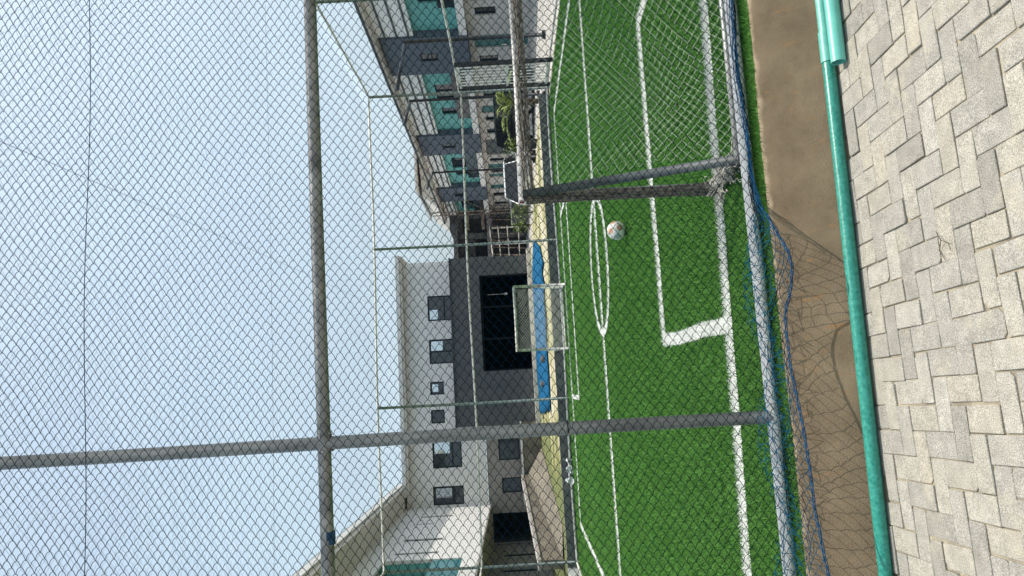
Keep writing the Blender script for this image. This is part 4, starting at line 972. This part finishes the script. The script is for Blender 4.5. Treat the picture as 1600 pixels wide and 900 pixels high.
# ------------------------------------------------------------------ plants
def leaf(g, p, d, ln, w, droop=0.3, mi=0):
    d = np.array(d, float); d /= np.linalg.norm(d); s = np.cross(d, (0, 0, 1.0)); s = s / (np.linalg.norm(s) + 1e-6)
    m = p + d * ln * 0.5; e = p + d * ln + np.array([0, 0, -droop * ln])
    g.add([p, m + s * w / 2, e, m - s * w / 2], [(0, 1, 2, 3)], mi)
def shrub(name, label, cat, c, h, w, n, pot=False, group=None):
    c = np.array(c, float); t = thing(name, tuple(c), label, cat, group); o = tuple(c); z0 = 0.0
    if pot:
        g = MB(); g.tube([c, c + (0, 0, 0.02), c + (0, 0, 0.36), c + (0, 0, 0.40)], [0.14, 0.17, 0.22, 0.20], 14); g.build('pot', pot_m, t, o); z0 = 0.38
    g = MB(); tips = []
    for k in range(9):
        a = rng.random() * 6.28; e = c + np.array([math.cos(a) * w * 0.45 * rng.random(), math.sin(a) * w * 0.45 * rng.random(), z0 + h * (0.55 + 0.45 * rng.random())])
        b = c + (0, 0, z0); m = (b + e) / 2 + np.array([0.05 * math.cos(a), 0.05 * math.sin(a), 0]); g.tube([b, m, e], [0.016, 0.011, 0.005], 5); tips += [(b * (1 - u) + e * u) for u in (0.45, 0.7, 0.9, 1.0)]
    g.build('stem', stem_m, t, o)
    g = MB()
    for k in range(n):
        q = tips[rng.integers(len(tips))] + rng.normal(0, 0.13, 3) * [w, w, h * 0.6]; q[2] = max(q[2], c[2] + z0 + 0.03)
        a = rng.random() * 6.28; leaf(g, q, (math.cos(a), math.sin(a), rng.normal(0.2, 0.5)), 0.11 + 0.12 * rng.random(), 0.05 + 0.04 * rng.random(), 0.3, int(rng.random() < 0.5))
    g.build('foliage', [leaf_y, leaf_g], t, o)
def palm(label, c, n=11):
    c = np.array(c, float); t = thing('palm', tuple(c), label, 'palm'); o = tuple(c)
    g = MB(); g.tube([c, c + (0, 0, 0.4), c + (0.02, 0, 0.95)], [0.09, 0.08, 0.05], 9); g.build('trunk', stem_m, t, o)
    for k in range(n):
        a = k * 2.4 + rng.random() * 0.5; ln = 1.0 + 0.6 * rng.random(); el = 0.5 + 0.8 * rng.random(); g = MB(); q = []
        for u in np.linspace(0, 1, 12):
            hh = ln * u * math.cos(el) * (0.75 + 0.25 * u); zz = ln * (u * math.sin(el) - 0.45 * u * u)
            q.append(c + np.array([math.cos(a) * hh, math.sin(a) * hh, 0.9 + zz]))
        g.tube(q, np.linspace(0.014, 0.004, 12), 5)
        for i in range(2, 12):
            d = q[i] - q[i - 1]; d /= np.linalg.norm(d); s = np.cross(d, (0, 0, 1.0)); s /= np.linalg.norm(s) + 1e-6
            for sg in (-1, 1):
                for f in (0, 0.5): leaf(g, q[i] - (q[i] - q[i-1]) * f, d * 0.6 + s * sg + np.array([0, 0, 0.15]), 0.34 * (1 - 0.5 * i / 12), 0.045, 0.35)
        g.build('frond', leaf_y, t, o)
pc = at_y(800, 160, 21.5); palm('yellow green palm in the street just past the barred gate', (pc[0], pc[1], 0.0))
sp = [((806, 226), 26, 0.9, 0.7, True, 'potted yellow green plant in a black pot beyond the end of the far wall'),
      ((806, 292), 30, 1.1, 1.0, False, 'leafy bush growing in front of the white car'),
      ((806, 312), 31, 0.9, 0.7, False, 'small bush at the tail of the white car, near the corner of the goal'),
      ((806, 334), 34, 1.3, 1.1, False, 'tall loose shrub in front of the grey block wall'),
      ((812, 352), 33, 0.9, 0.8, False, 'low shrub between the grey block wall and the far fence post')]
for (x, y), Y, h, w, pot, lb in sp:
    c = at_y(x, y, Y); shrub('shrub' if not pot else 'potted_plant', lb, 'plant' if pot else 'shrub', (c[0], c[1], 0.0 if c[0] > 7.4 else 0.24), h, w, 170, pot)

# ------------------------------------------------------------------ light
w = bpy.data.worlds.new('World'); scene.world = w; w.use_nodes = True
nt = w.node_tree; bg = nt.nodes['Background']; sky = nt.nodes.new('ShaderNodeTexSky'); sky.sky_type = 'NISHITA'; sky.sun_disc = False
EL, AZ = R(66), R(90)
sky.sun_elevation = EL; sky.sun_rotation = AZ; sky.air_density = 1.0; sky.dust_density = 6.0; sky.ozone_density = 0.6
# thin milky high cloud over the blue
tcw = nt.nodes.new('ShaderNodeTexCoord'); mpw = nt.nodes.new('ShaderNodeMapping'); mpw.inputs['Scale'].default_value = (1.2, 1.2, 2.6)
nt.links.new(tcw.outputs['Generated'], mpw.inputs['Vector']); nw = nt.nodes.new('ShaderNodeTexNoise'); nw.inputs['Scale'].default_value = 1.6; nw.inputs['Detail'].default_value = 4; nw.inputs['Roughness'].default_value = 0.5
nt.links.new(mpw.outputs['Vector'], nw.inputs['Vector']); mrw = nt.nodes.new('ShaderNodeMapRange'); mrw.inputs['From Min'].default_value = 0.3; mrw.inputs['From Max'].default_value = 0.7; mrw.inputs['To Min'].default_value = 0.40; mrw.inputs['To Max'].default_value = 0.62
nt.links.new(nw.outputs['Fac'], mrw.inputs['Value']); mxw = nt.nodes.new('ShaderNodeMix'); mxw.data_type = 'RGBA'; nt.links.new(mrw.outputs['Result'], mxw.inputs[0])
nt.links.new(sky.outputs['Color'], mxw.inputs[6]); mxw.inputs[7].default_value = (4.1, 5.15, 5.7, 1); nt.links.new(mxw.outputs[2], bg.inputs['Color']); bg.inputs['Strength'].default_value = 0.15
sd = bpy.data.lights.new('sun', 'SUN'); sd.energy = 2.9; sd.angle = R(0.5); sd.color = (1.0, 0.95, 0.87)
so = bpy.data.objects.new('sun', sd); COL.objects.link(so)
from mathutils import Vector
dirv = Vector((-math.cos(EL) * math.sin(AZ), -math.cos(EL) * math.cos(AZ), -math.sin(EL)))
so.rotation_euler = dirv.to_track_quat('-Z', 'Y').to_euler(); so.location = (10, 10, 30)
vs = scene.view_settings; vs.view_transform = 'Standard'; vs.look = 'None'; vs.gamma = 1; vs.use_curve_mapping = False; vs.exposure = 0.5
scene.cycles.max_bounces = 6; scene.cycles.diffuse_bounces = 3
